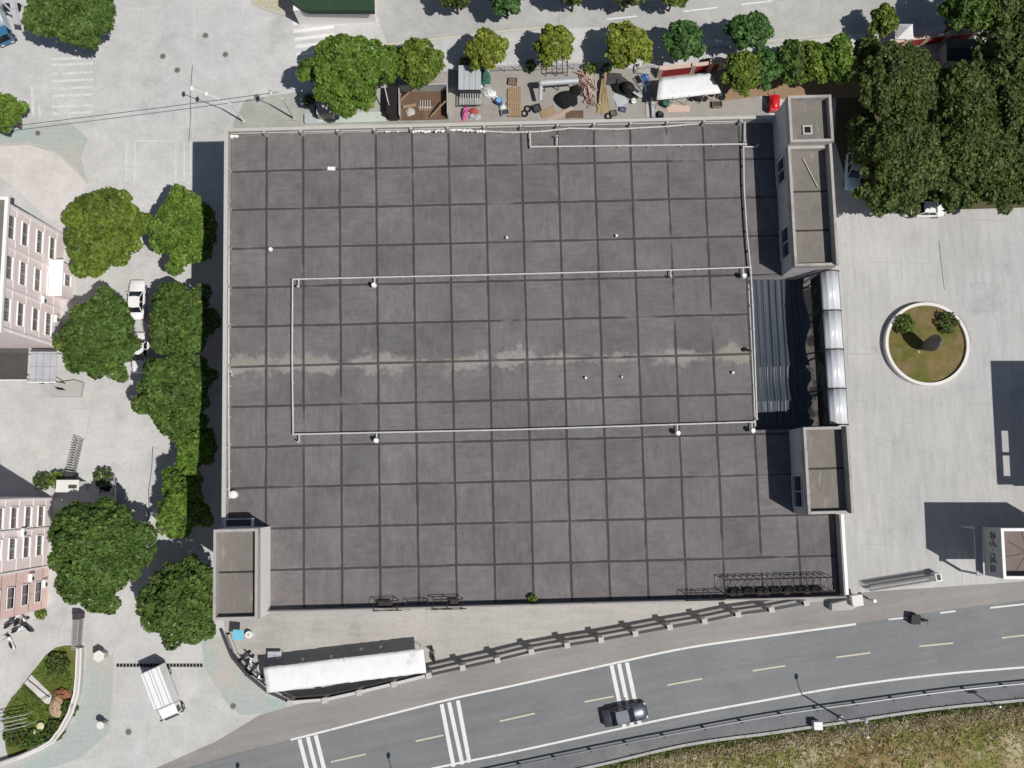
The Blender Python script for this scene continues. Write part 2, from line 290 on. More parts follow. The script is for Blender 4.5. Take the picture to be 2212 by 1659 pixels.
# ---------------------------------------------------------------- the large flat-roofed building
BZ, PZ, BROT = 17.3, 18.5, R(1.45)
bo = G(486, 279, PZ); BO = Vector((bo.x, bo.y, 0))
def BL(x, y, z):
    p = G(x,y,z)-BO; return Vector((p.x*math.cos(BROT)+p.y*math.sin(BROT), -p.x*math.sin(BROT)+p.y*math.cos(BROT), z))
def roof_material():
    n = NT("grey roof slabs", .92, 0, .2); X, Y, _ = n.xyz()
    wob = n.ma('MULTIPLY', n.ma('SUBTRACT', n.noise(.35,2), .5), .035)
    u = n.ma('ADD', n.ma('DIVIDE', n.ma('SUBTRACT', X, .15), 3.43), wob); v = n.ma('ADD', n.ma('DIVIDE', n.ma('MULTIPLY', Y, -1), 3.70), wob)
    def cell(seed):
        cb = n.t.nodes.new("ShaderNodeCombineXYZ"); n.lk(n.ma('FLOOR', n.ma('ADD', u, 0)), cb.inputs[0]); n.lk(n.ma('FLOOR', v), cb.inputs[1]); cb.inputs[2].default_value = seed
        w = n.t.nodes.new("ShaderNodeTexWhiteNoise"); n.t.links.new(cb.outputs[0], w.inputs[0]); return w.outputs[0]
    c1, c2, c3 = cell(1.0), cell(5.0), cell(9.0)
    f = n.ma('MULTIPLY_ADD', n.ma('SUBTRACT', c1, .5), .17, 1.0)
    f = n.ma('MULTIPLY', f, n.vary(.16, .12, 5, .6)); f = n.ma('MULTIPLY', f, n.vary(.14, 4.5, 4, .75))
    sv_ = n.noise(1.0, 6, .68, stretch=(3.0,.6,1)); sh = n.noise(1.0, 6, .68, stretch=(.6,3.0,1))
    pick = n.step(c2, .55,.60); stv = n.ma('ADD', n.ma('MULTIPLY', sv_, n.ma('SUBTRACT', 1.0, pick)), n.ma('MULTIPLY', sh, pick))
    f = n.ma('MULTIPLY', f, n.ma('MULTIPLY_ADD', n.ma('SUBTRACT', stv, .5), .62, 1.0)); f = n.ma('MULTIPLY', f, n.vary(.46, .9, 9, .78)); f = n.ma('MULTIPLY', f, n.vary(.26, .22, 3, .5))
    cc = n.mix(c3, (.170,.153,.153), (.157,.148,.150)); cc = n.scale(cc, f)
    # pale drainage deposits along the middle row and scattered scuffs
    dist = n.ma('ABSOLUTE', n.ma('ADD', Y, 22.2)); big = n.noise(.16, 3, .5); fine = n.noise(.9, 7, .72)
    gs = 0.0
    for gx_, gw_ in ((3.2,3.0),(26.8,1.7),(46.3,1.9),(14.5,2.6)): gs = n.ma('ADD', gs, n.ma('MULTIPLY', n.ma('SUBTRACT', 1.0, n.step(n.ma('ABSOLUTE', n.ma('SUBTRACT', X, gx_)), gw_*.6, gw_*1.3)), .20))
    dist = n.ma('SUBTRACT', dist, n.ma('MULTIPLY', gs, 2.0))
    dep = n.step(n.ma('SUBTRACT', n.ma('ADD', n.ma('MULTIPLY', fine, .9), n.ma('MULTIPLY', n.noise(.30, 4, .6), 1.1)), n.ma('MULTIPLY', dist, .33)), .74, .98)
    dep = n.ma('MULTIPLY', dep, .78)
    cc = n.mix(dep, cc, n.scale(n.mix(n.step(big,.45,.6), (.32,.305,.29), (.30,.285,.235)), n.vary(.25, 3, 5)))
    mx = n.ma('SUBTRACT', 1.0, n.step(n.ma('ABSOLUTE', n.ma('SUBTRACT', X, 13.8)), 2.6, 4.2)); my = n.ma('SUBTRACT', 1.0, n.step(n.ma('ABSOLUTE', n.ma('ADD', Y, 16.9)), 1.2, 2.3))
    sp = n.ma('MULTIPLY', n.ma('MULTIPLY', mx, my), n.step(n.noise(2.6, 7, .8), .52, .68))
    cc = n.mix(n.ma('MULTIPLY', sp, .55), cc, (.33,.315,.30))
    cc = n.mix(n.ma('MULTIPLY', n.step(n.noise(.55, 7, .75), .66,.80), .35), cc, (.30,.29,.27))
    fu = n.ma('ABSOLUTE', n.ma('SUBTRACT', n.ma('FRACT', u), .5)); fv = n.ma('ABSOLUTE', n.ma('SUBTRACT', n.ma('FRACT', v), .5))
    # bright rims and dark sealed joints (joints sit where the fraction is 0 or 1)
    e = n.ma('MAXIMUM', n.step(fu, .432,.455), n.step(fv, .438,.460))
    cc = n.mix(n.ma('MULTIPLY', e, n.ma('MULTIPLY', n.step(n.noise(.5, 5, .7), .42,.72), .42)), cc, (.29,.28,.27))
    jw = n.ma('MULTIPLY', n.ma('SUBTRACT', n.noise(.7,3), .5), .012)
    ju = n.ma('MULTIPLY', n.step(n.ma('ADD', fu, jw), .459,.472), n.step(n.noise(.13, 3), .26,.42)); jv = n.ma('MULTIPLY', n.step(n.ma('ADD', fv, jw), .464,.476), n.step(n.noise(.17, 3), .28,.44))
    cc = n.mix(n.ma('MULTIPLY', n.ma('MAXIMUM', ju, jv), .82), cc, n.scale((.046,.040,.040), n.vary(.3, 3)))
    return n.out(cc)
m_roof = roof_material()
m_wallgrey = mat("grey render", (.44,.43,.41), .15, .4, .1, 6, .9, stain=(.30,.29,.27))
m_parapet = mat("weathered parapet", (.44,.41,.385), .3, .5, .15, 5, .9, stain=(.30,.27,.25), samt=(.48,.66), sscale=.5)
m_tower = mat("pale render", (.60,.57,.56), .12, .5, .08, 6, .88, stain=(.46,.43,.42), sscale=.5)
def tower_roof_mat():
    n = NT("tower roof slab", .92, 0, .2); f = n.ma('MULTIPLY', n.vary(.25, .5, 7, .68), n.vary(.16, 5, 4, .75))
    cc = n.mix(n.step(n.noise(.35, 6, .6), .42,.62), n.scale((.215,.19,.17), f), n.scale((.185,.178,.155), f))
    cc = n.mix(n.ma('MULTIPLY', n.step(n.noise(.8, 6, .66, stretch=(3,.6,1)), .56,.72), .6), cc, (.36,.34,.32))
    return n.out(cc)
m_troof = tower_roof_mat()
m_joint = mat("bitumen joint", (.045,.04,.04), .3, 2)
m_glassd = mat("dark glazing", (.018,.022,.026), .2, .6, 0, 1, .12, spec=.5)
m_frame = mat("window frame", (.62,.62,.63), .08, 1)
m_pvc = mat("white pipe", (.56,.55,.53), .25, 1.5, .1, 8, .55)
m_cap = mat("white plastic", (.82,.82,.80), .06, 2, .03, 9, .45)
m_blk = mat("dark hole", (.012,.012,.013), .2, 1)
W_, L_ = 55.25, 44.3
main = thing("workshop_building", "huge grey flat-roofed building filling the middle, its roof a grid of slabs", "building", BO, BROT)
# body: deck outline leaves a lower bay open on the east between the two stair towers
deck = [(0,0),(51.4,0),(51.4,-15.0),(48.3,-15.0),(48.2,-29.2),(W_,-29.2),(W_,-L_),(0,-L_)]
MB().prism([(.06,-.06),(W_-.06,-.06),(W_-.06,-15.0),(48.25,-15.0),(48.25,-29.25),(W_-.06,-29.25),(W_-.06,-L_+.06),(.06,-L_+.06)], 0, BZ-.16).build("wall", m_wallgrey, main)
MB().prism([(.2,-.2),(51.42,-.2),(51.42,-15.0),(48.27,-15.0),(48.17,-29.22),(W_-.2,-29.22),(W_-.2,-L_+.2),(.2,-L_+.2)], BZ-.15, BZ).build("roof", m_roof, main)
p = MB(); ph = PZ-BZ
p.box(.0,51.3,-.22,0,BZ-.155,PZ); p.box(0,.22,-36.6,-.225,BZ-.155,PZ-.05)
p.box(4.1,W_,-L_,-L_+.12,BZ-.155,PZ-.1); p.box(W_-.22,W_,-L_+.225,-37.0,BZ-.155,PZ)
po = p.build("parapet", m_parapet, main)
cp = MB(); cp.box(-.03,51.3,-.26,.04,PZ,PZ+.06); cp.box(-.06,.30,-36.6,-.27,PZ-.05,PZ+.02); cp.build("coping", m_kerb, po); MB().box(4.1,W_+.02,-L_-.02,-L_+.05,PZ-.1,PZ-.04).build("coping", m_parapet, po)
MB().box(W_-.12,W_+.16,-L_+.27,-37.0,PZ,PZ+.07).build("coping", m_cap, po)
for i in range(1,15): MB().box(.15+3.43*i-.13,.15+3.43*i+.13,-.42,-.225,BZ,PZ-.12).build("pilaster", m_wallgrey, po)
for i in range(1,10): MB().box(.225,.34,-3.7*i-.11,-3.7*i+.11,BZ,PZ-.2).build("pilaster", m_wallgrey, po)
for i in range(0,14): MB().box(.15+3.43*i+.25,.15+3.43*(i+1)-.25,-.30,-.23,PZ-.62,PZ-.42).build("ledge", m_kerb, po)
# stair towers (each a part with its own sub-parts)
def tower(x0,x1,y0,y1,z, raise_=(0,0), label=None, joints=(), windows=(), east=False, hatch=None, roofm=m_troof, wm=m_tower):
    t = MB().box(x0,x1,y0,y1,BZ-.155,z-.9).build("stair_tower", wm, main)
    if label: t["label"] = label
    w=.24; MB().box(x0+w+.002,x1-w-.002,y0+w+.002,y1-w-.002,z-.9,z-.78).build("roof", roofm, t)
    q = MB(); q.box(x0,x0+w,y0,y1,z-.9,z+raise_[0]); q.box(x1-w,x1,y0,y1,z-.9,z+raise_[1]); q.box(x0+w,x1-w,y0,y0+w,z-.9,z-.02); q.box(x0+w,x1-w,y1-w,y1,z-.9,z-.02)
    q.build("parapet", m_parapet, t)
    for yy in joints: MB().box(x0+w+.01,x1-w-.01,yy-.09,yy+.09,z-.78,z-.772).build("joint", m_joint, t)
    for (wx, ya, yb, za, zb) in windows:
        f = MB().box(wx-.28,wx+.02,ya-.12,yb+.12,za-.16,za).build("window", m_frame, t); f.name = "window"
        g = MB(); g.box(wx-.03,wx+.01,ya,yb,za,zb); g.build("pane", m_glassd, f)
        h = MB(); h.box(wx-.10,wx-.002,ya-.12,ya,za,zb); h.box(wx-.10,wx-.002,yb,yb+.12,za,zb); h.box(wx-.10,wx-.002,(ya+yb)/2-.04,(ya+yb)/2+.04,za,zb-.101); h.box(wx-.10,wx-.002,ya,yb,zb-.1,zb); h.build("frame", m_frame, f)
    return t
tower(51.45,W_,-15.0,-4.02,21.4, (0,.45), "long stair tower with two slab joints and a stick on its roof", (-8.0,-11.6), [(51.45,-6.6,-4.5,18.3,20.2),(51.45,-13.6,-11.0,18.3,20.2)])
nb = tower(51.4,W_+.02,-4.0,.3,22.4, (-.02,0), "taller stair tower block with a dark square hatch")
hx = BL(1744,281,21.7); hh = MB(); hh.box(hx.x-.42,hx.x+.42,hx.y-.42,hx.y+.42,21.625,21.78); ho = hh.build("hatch", m_kerb, nb); MB().box(hx.x-.28,hx.x+.28,hx.y-.28,hx.y+.28,21.785,21.79).build("opening", m_blk, ho)
tower(51.3,55.1,-36.8,-29.3,21.6, (0,.5), "stair tower with a mossy roof and one window", (-32.9,), [(51.3,-36.2,-33.5,18.3,20.4)])
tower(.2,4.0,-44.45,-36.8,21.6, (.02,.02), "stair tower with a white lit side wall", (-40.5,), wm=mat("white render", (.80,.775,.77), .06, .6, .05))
MB().tube(BL(1735,343,20.75),BL(1767,405,20.75),.045).build("stick", m_pvc, main)
# dark corrugated canopy low between the towers, with the silver barrel fascia above it
m_navy = NT("dark blue shade net", .5, 0, .5)
_f = m_navy.ma('MULTIPLY', m_navy.vary(.55, 1.0, 5, .65, stretch=(3.0,.22,1)), m_navy.vary(.3, .25, 5, .6)); m_navy = m_navy.out(m_navy.scale((.040,.052,.070), _f))
cy = [-15.1,-19.5,-23.0,-26.4,-29.15]
def net(x0,x1,y0,y1,z,seed):
    r_=random.Random(seed); b=MB(); nx,ny=110,14; ph=[r_.uniform(0,6.3) for _ in range(6)]; rows=[]
    for j in range(ny+1):
        v=j/ny; row=[]; xe=x1-.55*abs(math.sin(v*math.pi*1.6+ph[0]))-.15*math.sin(v*9+ph[1])
        for i in range(nx+1):
            u=i/nx; wr=.05*math.sin(u*62+(.5*math.sin(v*3.1+ph[2]))+ph[3])+.045*math.sin(u*118+(.5*math.sin(v*4.3+ph[4])))+.05*math.sin(u*23+v*1.2+ph[5])
            row.append((x0+(x1-x0)*u-max(0,u-.72)/.28*(x1-xe), y0+(y1-y0)*v, z-.55*math.sin(math.pi*u)*(.6+.4*math.sin(math.pi*v))+wr*(.35+.65*math.sin(math.pi*u))))
        rows.append(row)
    return b.add([q for r in rows for q in r],[(j*(nx+1)+i,j*(nx+1)+i+1,(j+1)*(nx+1)+i+1,(j+1)*(nx+1)+i) for j in range(ny) for i in range(nx)])
can = net(48.35,54.15,cy[2]-.3,cy[0],16.5,1).build("canopy", m_navy, main, smooth=True)
for a_,b_,zz,sd in ((3,2,16.32,2),(4,3,16.2,3)): net(48.35,54.15,cy[a_]-.1*(a_<4),cy[b_],zz,sd).build("canopy_sheet", m_navy, can, smooth=True)
MB().path([(48.42,cy[0]-.5,16.9),(48.38,cy[4]+.3,16.9)], .06).build("gutter", m_pvc, can)
m_silver = mat("silver sheet", (.74,.76,.78), .10, .8, .04, 6, .30, .15, spec=.5)
m_dark = mat("shade-dark lower roof", (.10,.088,.08), .4, .5, .2, 4, .9, stain=(.02,.02,.02), samt=(.46,.54), sscale=.35)  # dark tone paints in the black shading of the bay behind the barrel
m_steel = mat("dark steel", (.055,.055,.06), .3, 1, .1, 6, .6)
m_rust = mat("rusty steel", (.045,.035,.03), .4, 1.4, .2, 7, .75)
bx0 = BL(1783,750,20.3).x; bx1 = BL(1823,750,20.3).x
ya_ = -15.3
segs = [-15.3,-18.9,-22.4,-25.9,-29.1]
fasc = None
for a_, b_ in zip(segs, segs[1:]):
    q = MB(); rows=[]; cxm=(bx0+bx1)/2; rr=(bx1-bx0)/2
    for yy in (a_-.06, b_+.06):
        rows.append([(cxm+rr*math.cos(t), yy, 20.0+.85*rr*math.sin(t)+.06*math.cos(9*t)) for t in [math.pi*i/14 for i in range(15)]])
    v=rows[0]+rows[1]; q.add(v,[(i,i+1,15+i+1,15+i) for i in range(14)])
    o = q.build("barrel_fascia" if fasc is None else "fascia_sheet", m_silver, main if fasc is None else fasc, smooth=True)
    sol = o.modifiers.new("thickness",'SOLIDIFY'); sol.thickness=.05
    if fasc is None: fasc = o
MB().box(bx0+.02,bx0+.14,segs[-1]+.05,segs[0]-.05,17.2,20.0).build("back_panel", m_dark, fasc)
rb = MB()
for yy in segs: rb.path([(cxm+(rr+.03)*math.cos(t), yy, 20.02+.9*rr*math.sin(t)) for t in [math.pi*i/10 for i in range(11)]], .06, 6)
for yy in segs: rb.tube((cxm,yy,20.0),(cxm,yy,12.8),.10,8); rb.tube((bx0,yy,20.0),(52.9,yy,17.0),.07,6)
rb.tube((bx0,segs[0],20.0),(bx0,segs[-1],20.0),.07); rb.tube((bx1,segs[0],20.0),(bx1,segs[-1],20.0),.07)
rb.build("fascia_frame", m_steel, fasc)
MB().box(48.4,55.6,-29.15,-15.1,12.6,12.8).build("lower_roof", m_dark, main)  # deck added to fill the gap with the shade-dark tone
MB().box(.3,3.9,-37.0+.0,-36.82,BZ,BZ+2.0).build("door_wall", m_glassd, main)
ab = BL(515,1129,18.9)
ob = MB().box(ab.x-1.30,ab.x+1.30,ab.y-.42,ab.y+.36,18.6,18.85).build("door_canopy", m_frame, main); MB().box(ab.x-1.1,ab.x+1.1,ab.y-.3,ab.y+.26,18.86,18.87).build("tray", m_steel, ob)
# pipes and odds and ends lying on the roof
def roof_thing(name, label, cat, x, y, z=BZ, group=None):
    b_ = G(x, y, z); return thing(name, label, cat, b_, BROT, group)
def rl(t, x, y, z):
    p = G(x,y,z)-t.location; return Vector((p.x*math.cos(BROT)+p.y*math.sin(BROT), -p.x*math.sin(BROT)+p.y*math.cos(BROT), p.z))
def pipe_run(label, runs, stubs, z=BZ+.42):
    t = roof_thing("water_pipe", label, "pipe", *runs[0][0]); r0=.075
    b_ = MB()
    for run in runs: b_.path([rl(t,x,y,z) for x,y in run], r0)
    b_.build("pipe", m_pvc, t)
    for run in runs:
        for (xa,ya),(xb,yb) in zip(run,run[1:]):
            n_=max(2,int(math.hypot(xb-xa,yb-ya)/55))
            for i in range(n_+1):
                q=rl(t,xa+(xb-xa)*i/n_,ya+(yb-ya)*i/n_,z)
                if i or (xa,ya)==run[0]: MB().box(q.x-.09,q.x+.09,q.y-.09,q.y+.09,.002,.36).build("pipe_support", m_wallgrey, t)
    for (xa,ya,xb,yb,cap) in stubs:
        qa,qb=rl(t,xa,ya,z),rl(t,xb,yb,z); s_=MB().path([qa,qb]+([] if cap else [qb+Vector((0,0,.5))]),.07).build("branch", m_pvc, t)
        if cap:
            c_=MB(); c_.tube(qb-Vector((0,0,.1)),qb+Vector((0,0,.35)),.09); c_.cyl(qb.x,qb.y,qb.z+.3,qb.z+.62,.26,.20,12); c_.build("vent_cap", m_cap, s_)
    return t
pipe_run("long white pipe loop with vent caps round the middle of the grey roof", [[(1622,577),(1450,583),(1106,592),(632,603),(631,770),(633,938),(1106,928),(1452,917),(1630,911)]],
         [(809,599,809,618,1),(1605,578,1605,598,1),(645,603,645,621,0),(1448,583,1449,600,0),(813,934,814,952,1),(1463,917,1463,936,1),(1624,911,1624,931,1),(646,937,646,955,0)])
pipe_run("white pipe bent round the top right of the grey roof below the parapet", [[(1144,284),(1146,317),(1400,314),(1612,311)],[(1606,316),(1607,400),(1613,500),(1622,585)]], [(1203,314,1203,297,0),(1607,317,1635,317,0)])
pipe_run("crooked white pipe along the foot of the top parapet with rags on it", [[(498,287),(553,288),(640,287),(700,286),(770,284),(850,283),(980,281),(1060,284),(1106,286),(1170,284),(1230,277),(1330,279),(1440,273),(1520,266),(1608,264)]], [(1609,264,1608,309,0)], BZ+.3)
pipe_run("white pipe along the left parapet of the grey roof", [[(493,292),(494,500),(494,700),(494,900),(495,1075)]], [(497,800,504,812,0)], BZ+.5)
pipe_run("white downpipe rail along the right roof edge above the dark canopy", [[(1622,590),(1626,660),(1630,760),(1635,905)]], [], BZ+.3)
rnd = random.Random(11)
for i,(x,y,w_) in enumerate([(838,283,.5),(860,282,.3),(898,283,.7),(918,283,.9),(945,282,.5),(962,281,.8),(990,280,1.5),(1014,280,.5),(1038,282,.8)]):
    b_=MB(); q=G(x,y,BZ+.45)
    for k in range(3): b_.dome(w_*.35*(k-1),rnd.uniform(-.08,.08),-.05,w_*.24,.16,.16,8,4,i*3+k,.25,True)
    o=b_.build("rag", m_cap, smooth=True); o.location=q; o.rotation_euler=(0,0,BROT)
    lab=["small crumpled white rag, first from the left on the top parapet pipe","tiny white rag second from the left on the top parapet pipe","white rag bundle third from the left on the top pipe","wide white rag bundle left of the middle of the parapet pipe rags","short white rag in the middle of the parapet pipe rags","white rag bundle just right of a parapet pilaster, left of the longest rag","longest white rag roll draped on the top parapet pipe","small white rag right of the longest roll on the pipe","last white rag bundle at the right end of the parapet rags"][i]
    tag(o,lab,"rag","white rags along the top parapet pipe")
def small(name,label,cat,x,y,z,mk,m_,group=None,**k):
    b_=MB(); mk(b_); o=b_.build(name,m_,**k); o.location=G(x,y,z); o.rotation_euler=(0,0,BROT); return tag(o,label,cat,group)
for x,y,lab,r_ in [(586,540,"larger white roof vent in the second column of slabs at left",.2),(1095,515,"small white roof vent near the middle of the roof",.12),(1331,511,"small white roof vent in the upper right of the roof",.12),(1265,817,"small white roof vent below the pale stain, left of its neighbour",.12),(1343,815,"faint white roof vent below the pale stain, the middle of three",.09),(1582,806,"small white roof vent near the dark canopy",.12)]:
    t=roof_thing("roof_vent",lab,"vent",x,y,BZ,"small white vents on the grey roof"); MB().cyl(0,0,0,.3,r_*.6).build("pipe",m_pvc,t); MB().cyl(0,0,.25,.42,r_*1.1,r_*.8).build("cap",m_cap,t)
small("roof_sheet","thin white board lying on a roof joint in the upper left","board",716,364,BZ+.01,lambda b:(b.prism([(-.38,-.16),(.34,-.2),(.38,.14),(-.34,.18)],0,.05)),m_cap)
small("white_bag","white sack in the top left corner of the grey roof","sack",506,293,BZ,lambda b:(b.dome(-.2,0,0,.3,.26,.3,10,4,1,.15),b.dome(.2,.03,0,.26,.25,.28,10,4,2,.15)),m_cap,smooth=True)
small("white_tank","round white water tank on the left edge of the roof","tank",507,1068,BZ,lambda b:(b.cyl(0,0,0,.5,.36),b.dome(0,0,.5,.36,.36,.14)),m_cap)
small("black_bag","black bag by the right roof edge beside the pale stain","bag",1610,755,BZ,lambda b:(b.dome(-.1,0,0,.34,.2,.2,10,4,3,.2),b.dome(.25,-.08,0,.18,.14,.14,8,4,4,.2)),m_blk,smooth=True)
# dark metal racks along the bottom parapet
def rack(label,x0,x1,y,h=1.25,d=.7,seed=0):
    t=roof_thing("metal_rack",label,"rack",x0,y,BZ,"dark metal racks along the bottom parapet"); Lx=(G(x1,y,BZ)-G(x0,y,BZ)).length; b_=MB(); n_=max(1,round(Lx/1.4)); rn=random.Random(seed)
    for i in range(n_+1):
        X=Lx*i/n_
        for yy in (-d/2,d/2): MB().tube((X,yy,0),(X,yy,h*(1 if yy<0 else .8)),.035,6).build("post",m_rust,t)
        b_.tube((X,-d/2,h),(X,d/2,h*.8),.03,6); b_.tube((X-.3,-d/2-.15,.02),(X+.3,-d/2-.15,.02),.05,6)
    for zz,yy in ((h,-d/2),(h*.8,d/2),(h*.45,-d/2),(h*.4,d/2)): b_.tube((0,yy,zz),(Lx,yy,zz),.03,6)
    for i in range(n_):
        if rn.random()<.7: b_.tube((Lx*i/n_,-d/2,.1),(Lx*(i+1)/n_,-d/2,h),.025,6)
    b_.build("rail",m_rust,t)
    for i in range(n_):
        if rn.random()<.6: MB().box(Lx*(i+.15)/n_,Lx*(i+.75)/n_,-d/2+.1,d/2-.1,h*.42,h*.46).build("shelf",m_rust,t)
    return t
rack("dark rusty rack at the left of the bottom parapet",812,862,1306,1.3,.8,3); rack("small dark rack between two others on the bottom parapet",880,925,1305,1.0,.6,2); rack("dark rack with a broad top near the weeds on the bottom parapet",938,1000,1303,1.4,.8,1)
rack("low dark rack left of the long trellis on the bottom parapet",1475,1560,1287,1.1,.6,5)
t=roof_thing("metal_trellis","long spindly dark metal trellis over the bottom right roof edge","trellis",1560,1280,BZ); tb=MB(); rn=random.Random(8); Lx=(G(1792,1280,BZ)-G(1560,1280,BZ)).length; hp=1.5
for i in range(17):
    X=Lx*i/16; hh_=hp+rn.uniform(-.25,.25); tb.tube((X,0,0),(X+rn.uniform(-.1,.1),0,hh_),.03,6); tb.tube((X,1.3,0),(X+rn.uniform(-.1,.1),1.2,hh_*.9),.028,6); tb.tube((X,0,hh_),(X,1.2,hh_*.9),.022,6)
    if i<16: tb.tube((X,0,hh_),(X+Lx/16,1.2,hh_*.85),.02,6); tb.tube((X,1.2,.2+rn.random()),(X+Lx/16,1.2,hp*rn.uniform(.6,1)),.02,6)
for zz,yy in ((hp,0),(hp*.55,0),(hp*.9,1.2),(hp*.5,1.2)): tb.tube((0,yy,zz),(Lx,yy,zz+rn.uniform(-.1,.1)),.025,6)
tb.build("frame",m_rust,t)
for i in range(2,15,2): MB().box(Lx*(i-.9)/16,Lx*(i+.7)/16,-.05,.32,.0,.42).build('black_box',m_blk,t)  # black boxes added to darken the foot of the trellis
for i in (1,2,5,6,9,12): MB().box(Lx*i/16,Lx*(i+.8)/16,-.25,.15,.55,.62).build("tray",m_rust,t)
# ---------------------------------------------------------------- pink apartment blocks on the left
m_pink = mat("pale pink render", (.90,.785,.78), .08, .5, .04, 5, .85, stain=(.80,.72,.66), sscale=.35)
m_pinkd = mat("deeper pink render", (.78,.66,.65), .08, .6)
m_pane = mat("curtained pane", (.15,.13,.13), .5, .35, .2, 3, .25, spec=.5)
m_salmon = mat("salmon render", (.84,.61,.56), .08, .6, .05, 5, .85, stain=(.60,.42,.36), sscale=.4)
m_whitewall = mat("white trim", (.88,.86,.84), .05, .8)
m_ac = mat("white casing", (.80,.80,.79), .06, 2)
def window(parent, x, y, z, w, h, bars=False):
    f=MB(); f.box(x,x+.10,y-w/2-.10,y-w/2,z-.1,z+h+.1); f.box(x,x+.10,y+w/2,y+w/2+.10,z-.1,z+h+.1); f.box(x,x+.10,y-w/2,y+w/2,z+h,z+h+.1); f.box(x,x+.22,y-w/2,y+w/2,z-.1,z)
    o=f.build("window",m_whitewall,parent); g=MB().box(x+.005,x+.03,y-w/2,y+w/2,z,z+h); g.build("pane",m_pane,o)
    k=MB().box(x+.03,x+.055,y-.03,y+.03,z,z+h); 
    if bars: [k.box(x+.07,x+.09,y-w/2+i*w/7-.015,y-w/2+i*w/7+.015,z,z+h) for i in range(1,7)]
    k.build("sash",m_frame,o)
def ac_unit(parent,x,y,z):
    o=MB().box(x+.05,x+.42,y-.42,y+.42,z,z+.6).build("air_conditioner",m_ac,parent,.02); MB().tube((x+.42,y-.1,z+.3),(x+.44,y-.1,z+.3),.22,14).build("grille",m_steel,o)
def block(name,label,px,y0,y1,h,wm,zs,ys,bw,extra):
    a=G(px,y0); b_=G(px,y1); t=thing(name,label,"apartment block",(a.x,(a.y+b_.y)/2,0)); hw=abs(a.y-b_.y)/2
    wall=MB().box(-14,0,-hw,hw,0,h).build("wall",wm,t)
    MB().box(-14,.45,-hw-.35,hw+.35,h,h+.35).build("cornice",m_whitewall,t); MB().box(-13.8,.1,-hw,hw,h+.36,h+.5).build("roof",m_troof,t)
    for f_ in extra['ribs']: MB().box(.0,.16,f_*hw*2-hw-.09,f_*hw*2-hw+.09,.1,h-.01).build("pilaster",m_whitewall,t)
    for zz in zs: MB().box(0,.06,-hw,hw,zz-1.2,zz-1.12).build("string_course",m_pinkd,t)
    for zi,zz in enumerate(zs):
        for yi,f_ in enumerate(ys): window(t,0,f_*hw*2-hw,zz-.6,bw,1.05,(zi+yi)%3==0)
    return t,hw
ta,hw=block("apartment_block","pale pink apartment block with three bays of windows, beside the round bright green tree",141,507,752,12.6,m_pink,(3.0,5.8,8.8,11.5),(.17,.50,.82),2.3,{'ribs':(.02,.335,.66,.98)})
o=MB().box(.0,1.3,-1.0,2.6,0,3.1).build("porch",m_pink,ta); window(o,1.3,.8,1.2,1.2,1.2); MB().box(-.0,1.5,-1.2,2.8,3.1,3.25).build("roof",m_whitewall,o)
ac_unit(ta,0,-3.4,1.2); ac_unit(ta,0,-1.9,4.2)
tb_,hwb=block("apartment_block","pink apartment block with a salmon lower bay, beside the garden",113,1073,1312,12.6,m_pink,(2.5,5.2,8.0,10.7),(.16,.57,.83),2.0,{'ribs':(.37,.72,.985)})
MB().box(-13.9,.06,-hwb-.02,-hwb*.27,.05,12.55).build("salmon_bay",m_salmon,tb_)
for zz in (2.5,5.2,8.0,10.7): window(tb_,.06,.16*hwb*2-hwb,zz-.6,2.0,1.05,zz<5)
ac_unit(tb_,.06,-hwb*.55,1.0); ac_unit(tb_,.06,-hwb*.40,3.9); ac_unit(tb_,0,hwb*.4,5.9)
# lean-to roofs south of the first block
m_dgrey = mat("dark roofing felt", (.075,.07,.068), .3, .8, .2, 6, .9)
def grid_mat():
    n=NT("translucent roof sheets",.5,0,.4); br_=n.t.nodes.new("ShaderNodeTexBrick"); n.t.links.new(n.co,br_.inputs[0]); br_.offset=0; br_.inputs["Scale"].default_value=1; br_.inputs["Brick Width"].default_value=.75; br_.inputs["Row Height"].default_value=1.4; br_.inputs["Mortar Size"].default_value=.035
    for k,c_ in (("Color1",(.47,.47,.50)),("Color2",(.42,.43,.46)),("Mortar",(.27,.27,.29))): br_.inputs[k].default_value=(*c_,1)
    return n.out(n.scale(br_.outputs[0],n.vary(.2,.9,5)))
m_grid=grid_mat()
def leanto(name,label,px0,px1,y0,y1,z,m_):
    a=G(px0,y1,z); b_=G(px1,y0,z); t=thing(name,label,"shelter",((a.x+b_.x)/2,(a.y+b_.y)/2,0)); hx_,hy_=(b_.x-a.x)/2,(b_.y-a.y)/2
    MB().box(-hx_,hx_,-hy_,hy_,z,z+.08).build("roof",m_,t)
    for sx in (-1,1):
        for sy in (-1,1): MB().tube((sx*(hx_-.1),sy*(hy_-.1),0),(sx*(hx_-.1),sy*(hy_-.1),z),.05,8).build("post",m_steel,t)
    MB().box(-hx_-.05,hx_+.05,-hy_-.1,-hy_-.01,z-.12,z+.1).build("fascia",m_whitewall,t)
leanto("carport","flat dark grey shelter roof below the pale pink block",-60,61,762,820,3.0,m_dgrey)
leanto("carport","pale gridded sheet shelter roof next to the dark one",64,124,760,825,2.9,m_grid)
# low concrete planter with a slit
def at2(t,x,y): p=G(x,y)-t.location; return (p.x,p.y)
t=thing("concrete_planter","low grey concrete planter with a dark slit south of the gridded shelter","planter",G(145,845)); P_=[at2(t,*q) for q in [(112,830),(165,822),(184,828),(178,858),(112,858)]]
MB().prism(P_,.0,.55).build("wall",m_wallgrey,t); MB().prism([at2(t,*q) for q in [(122,836),(140,839),(148,844),(130,843)]],.551,.57).build("slit",m_blk,t)
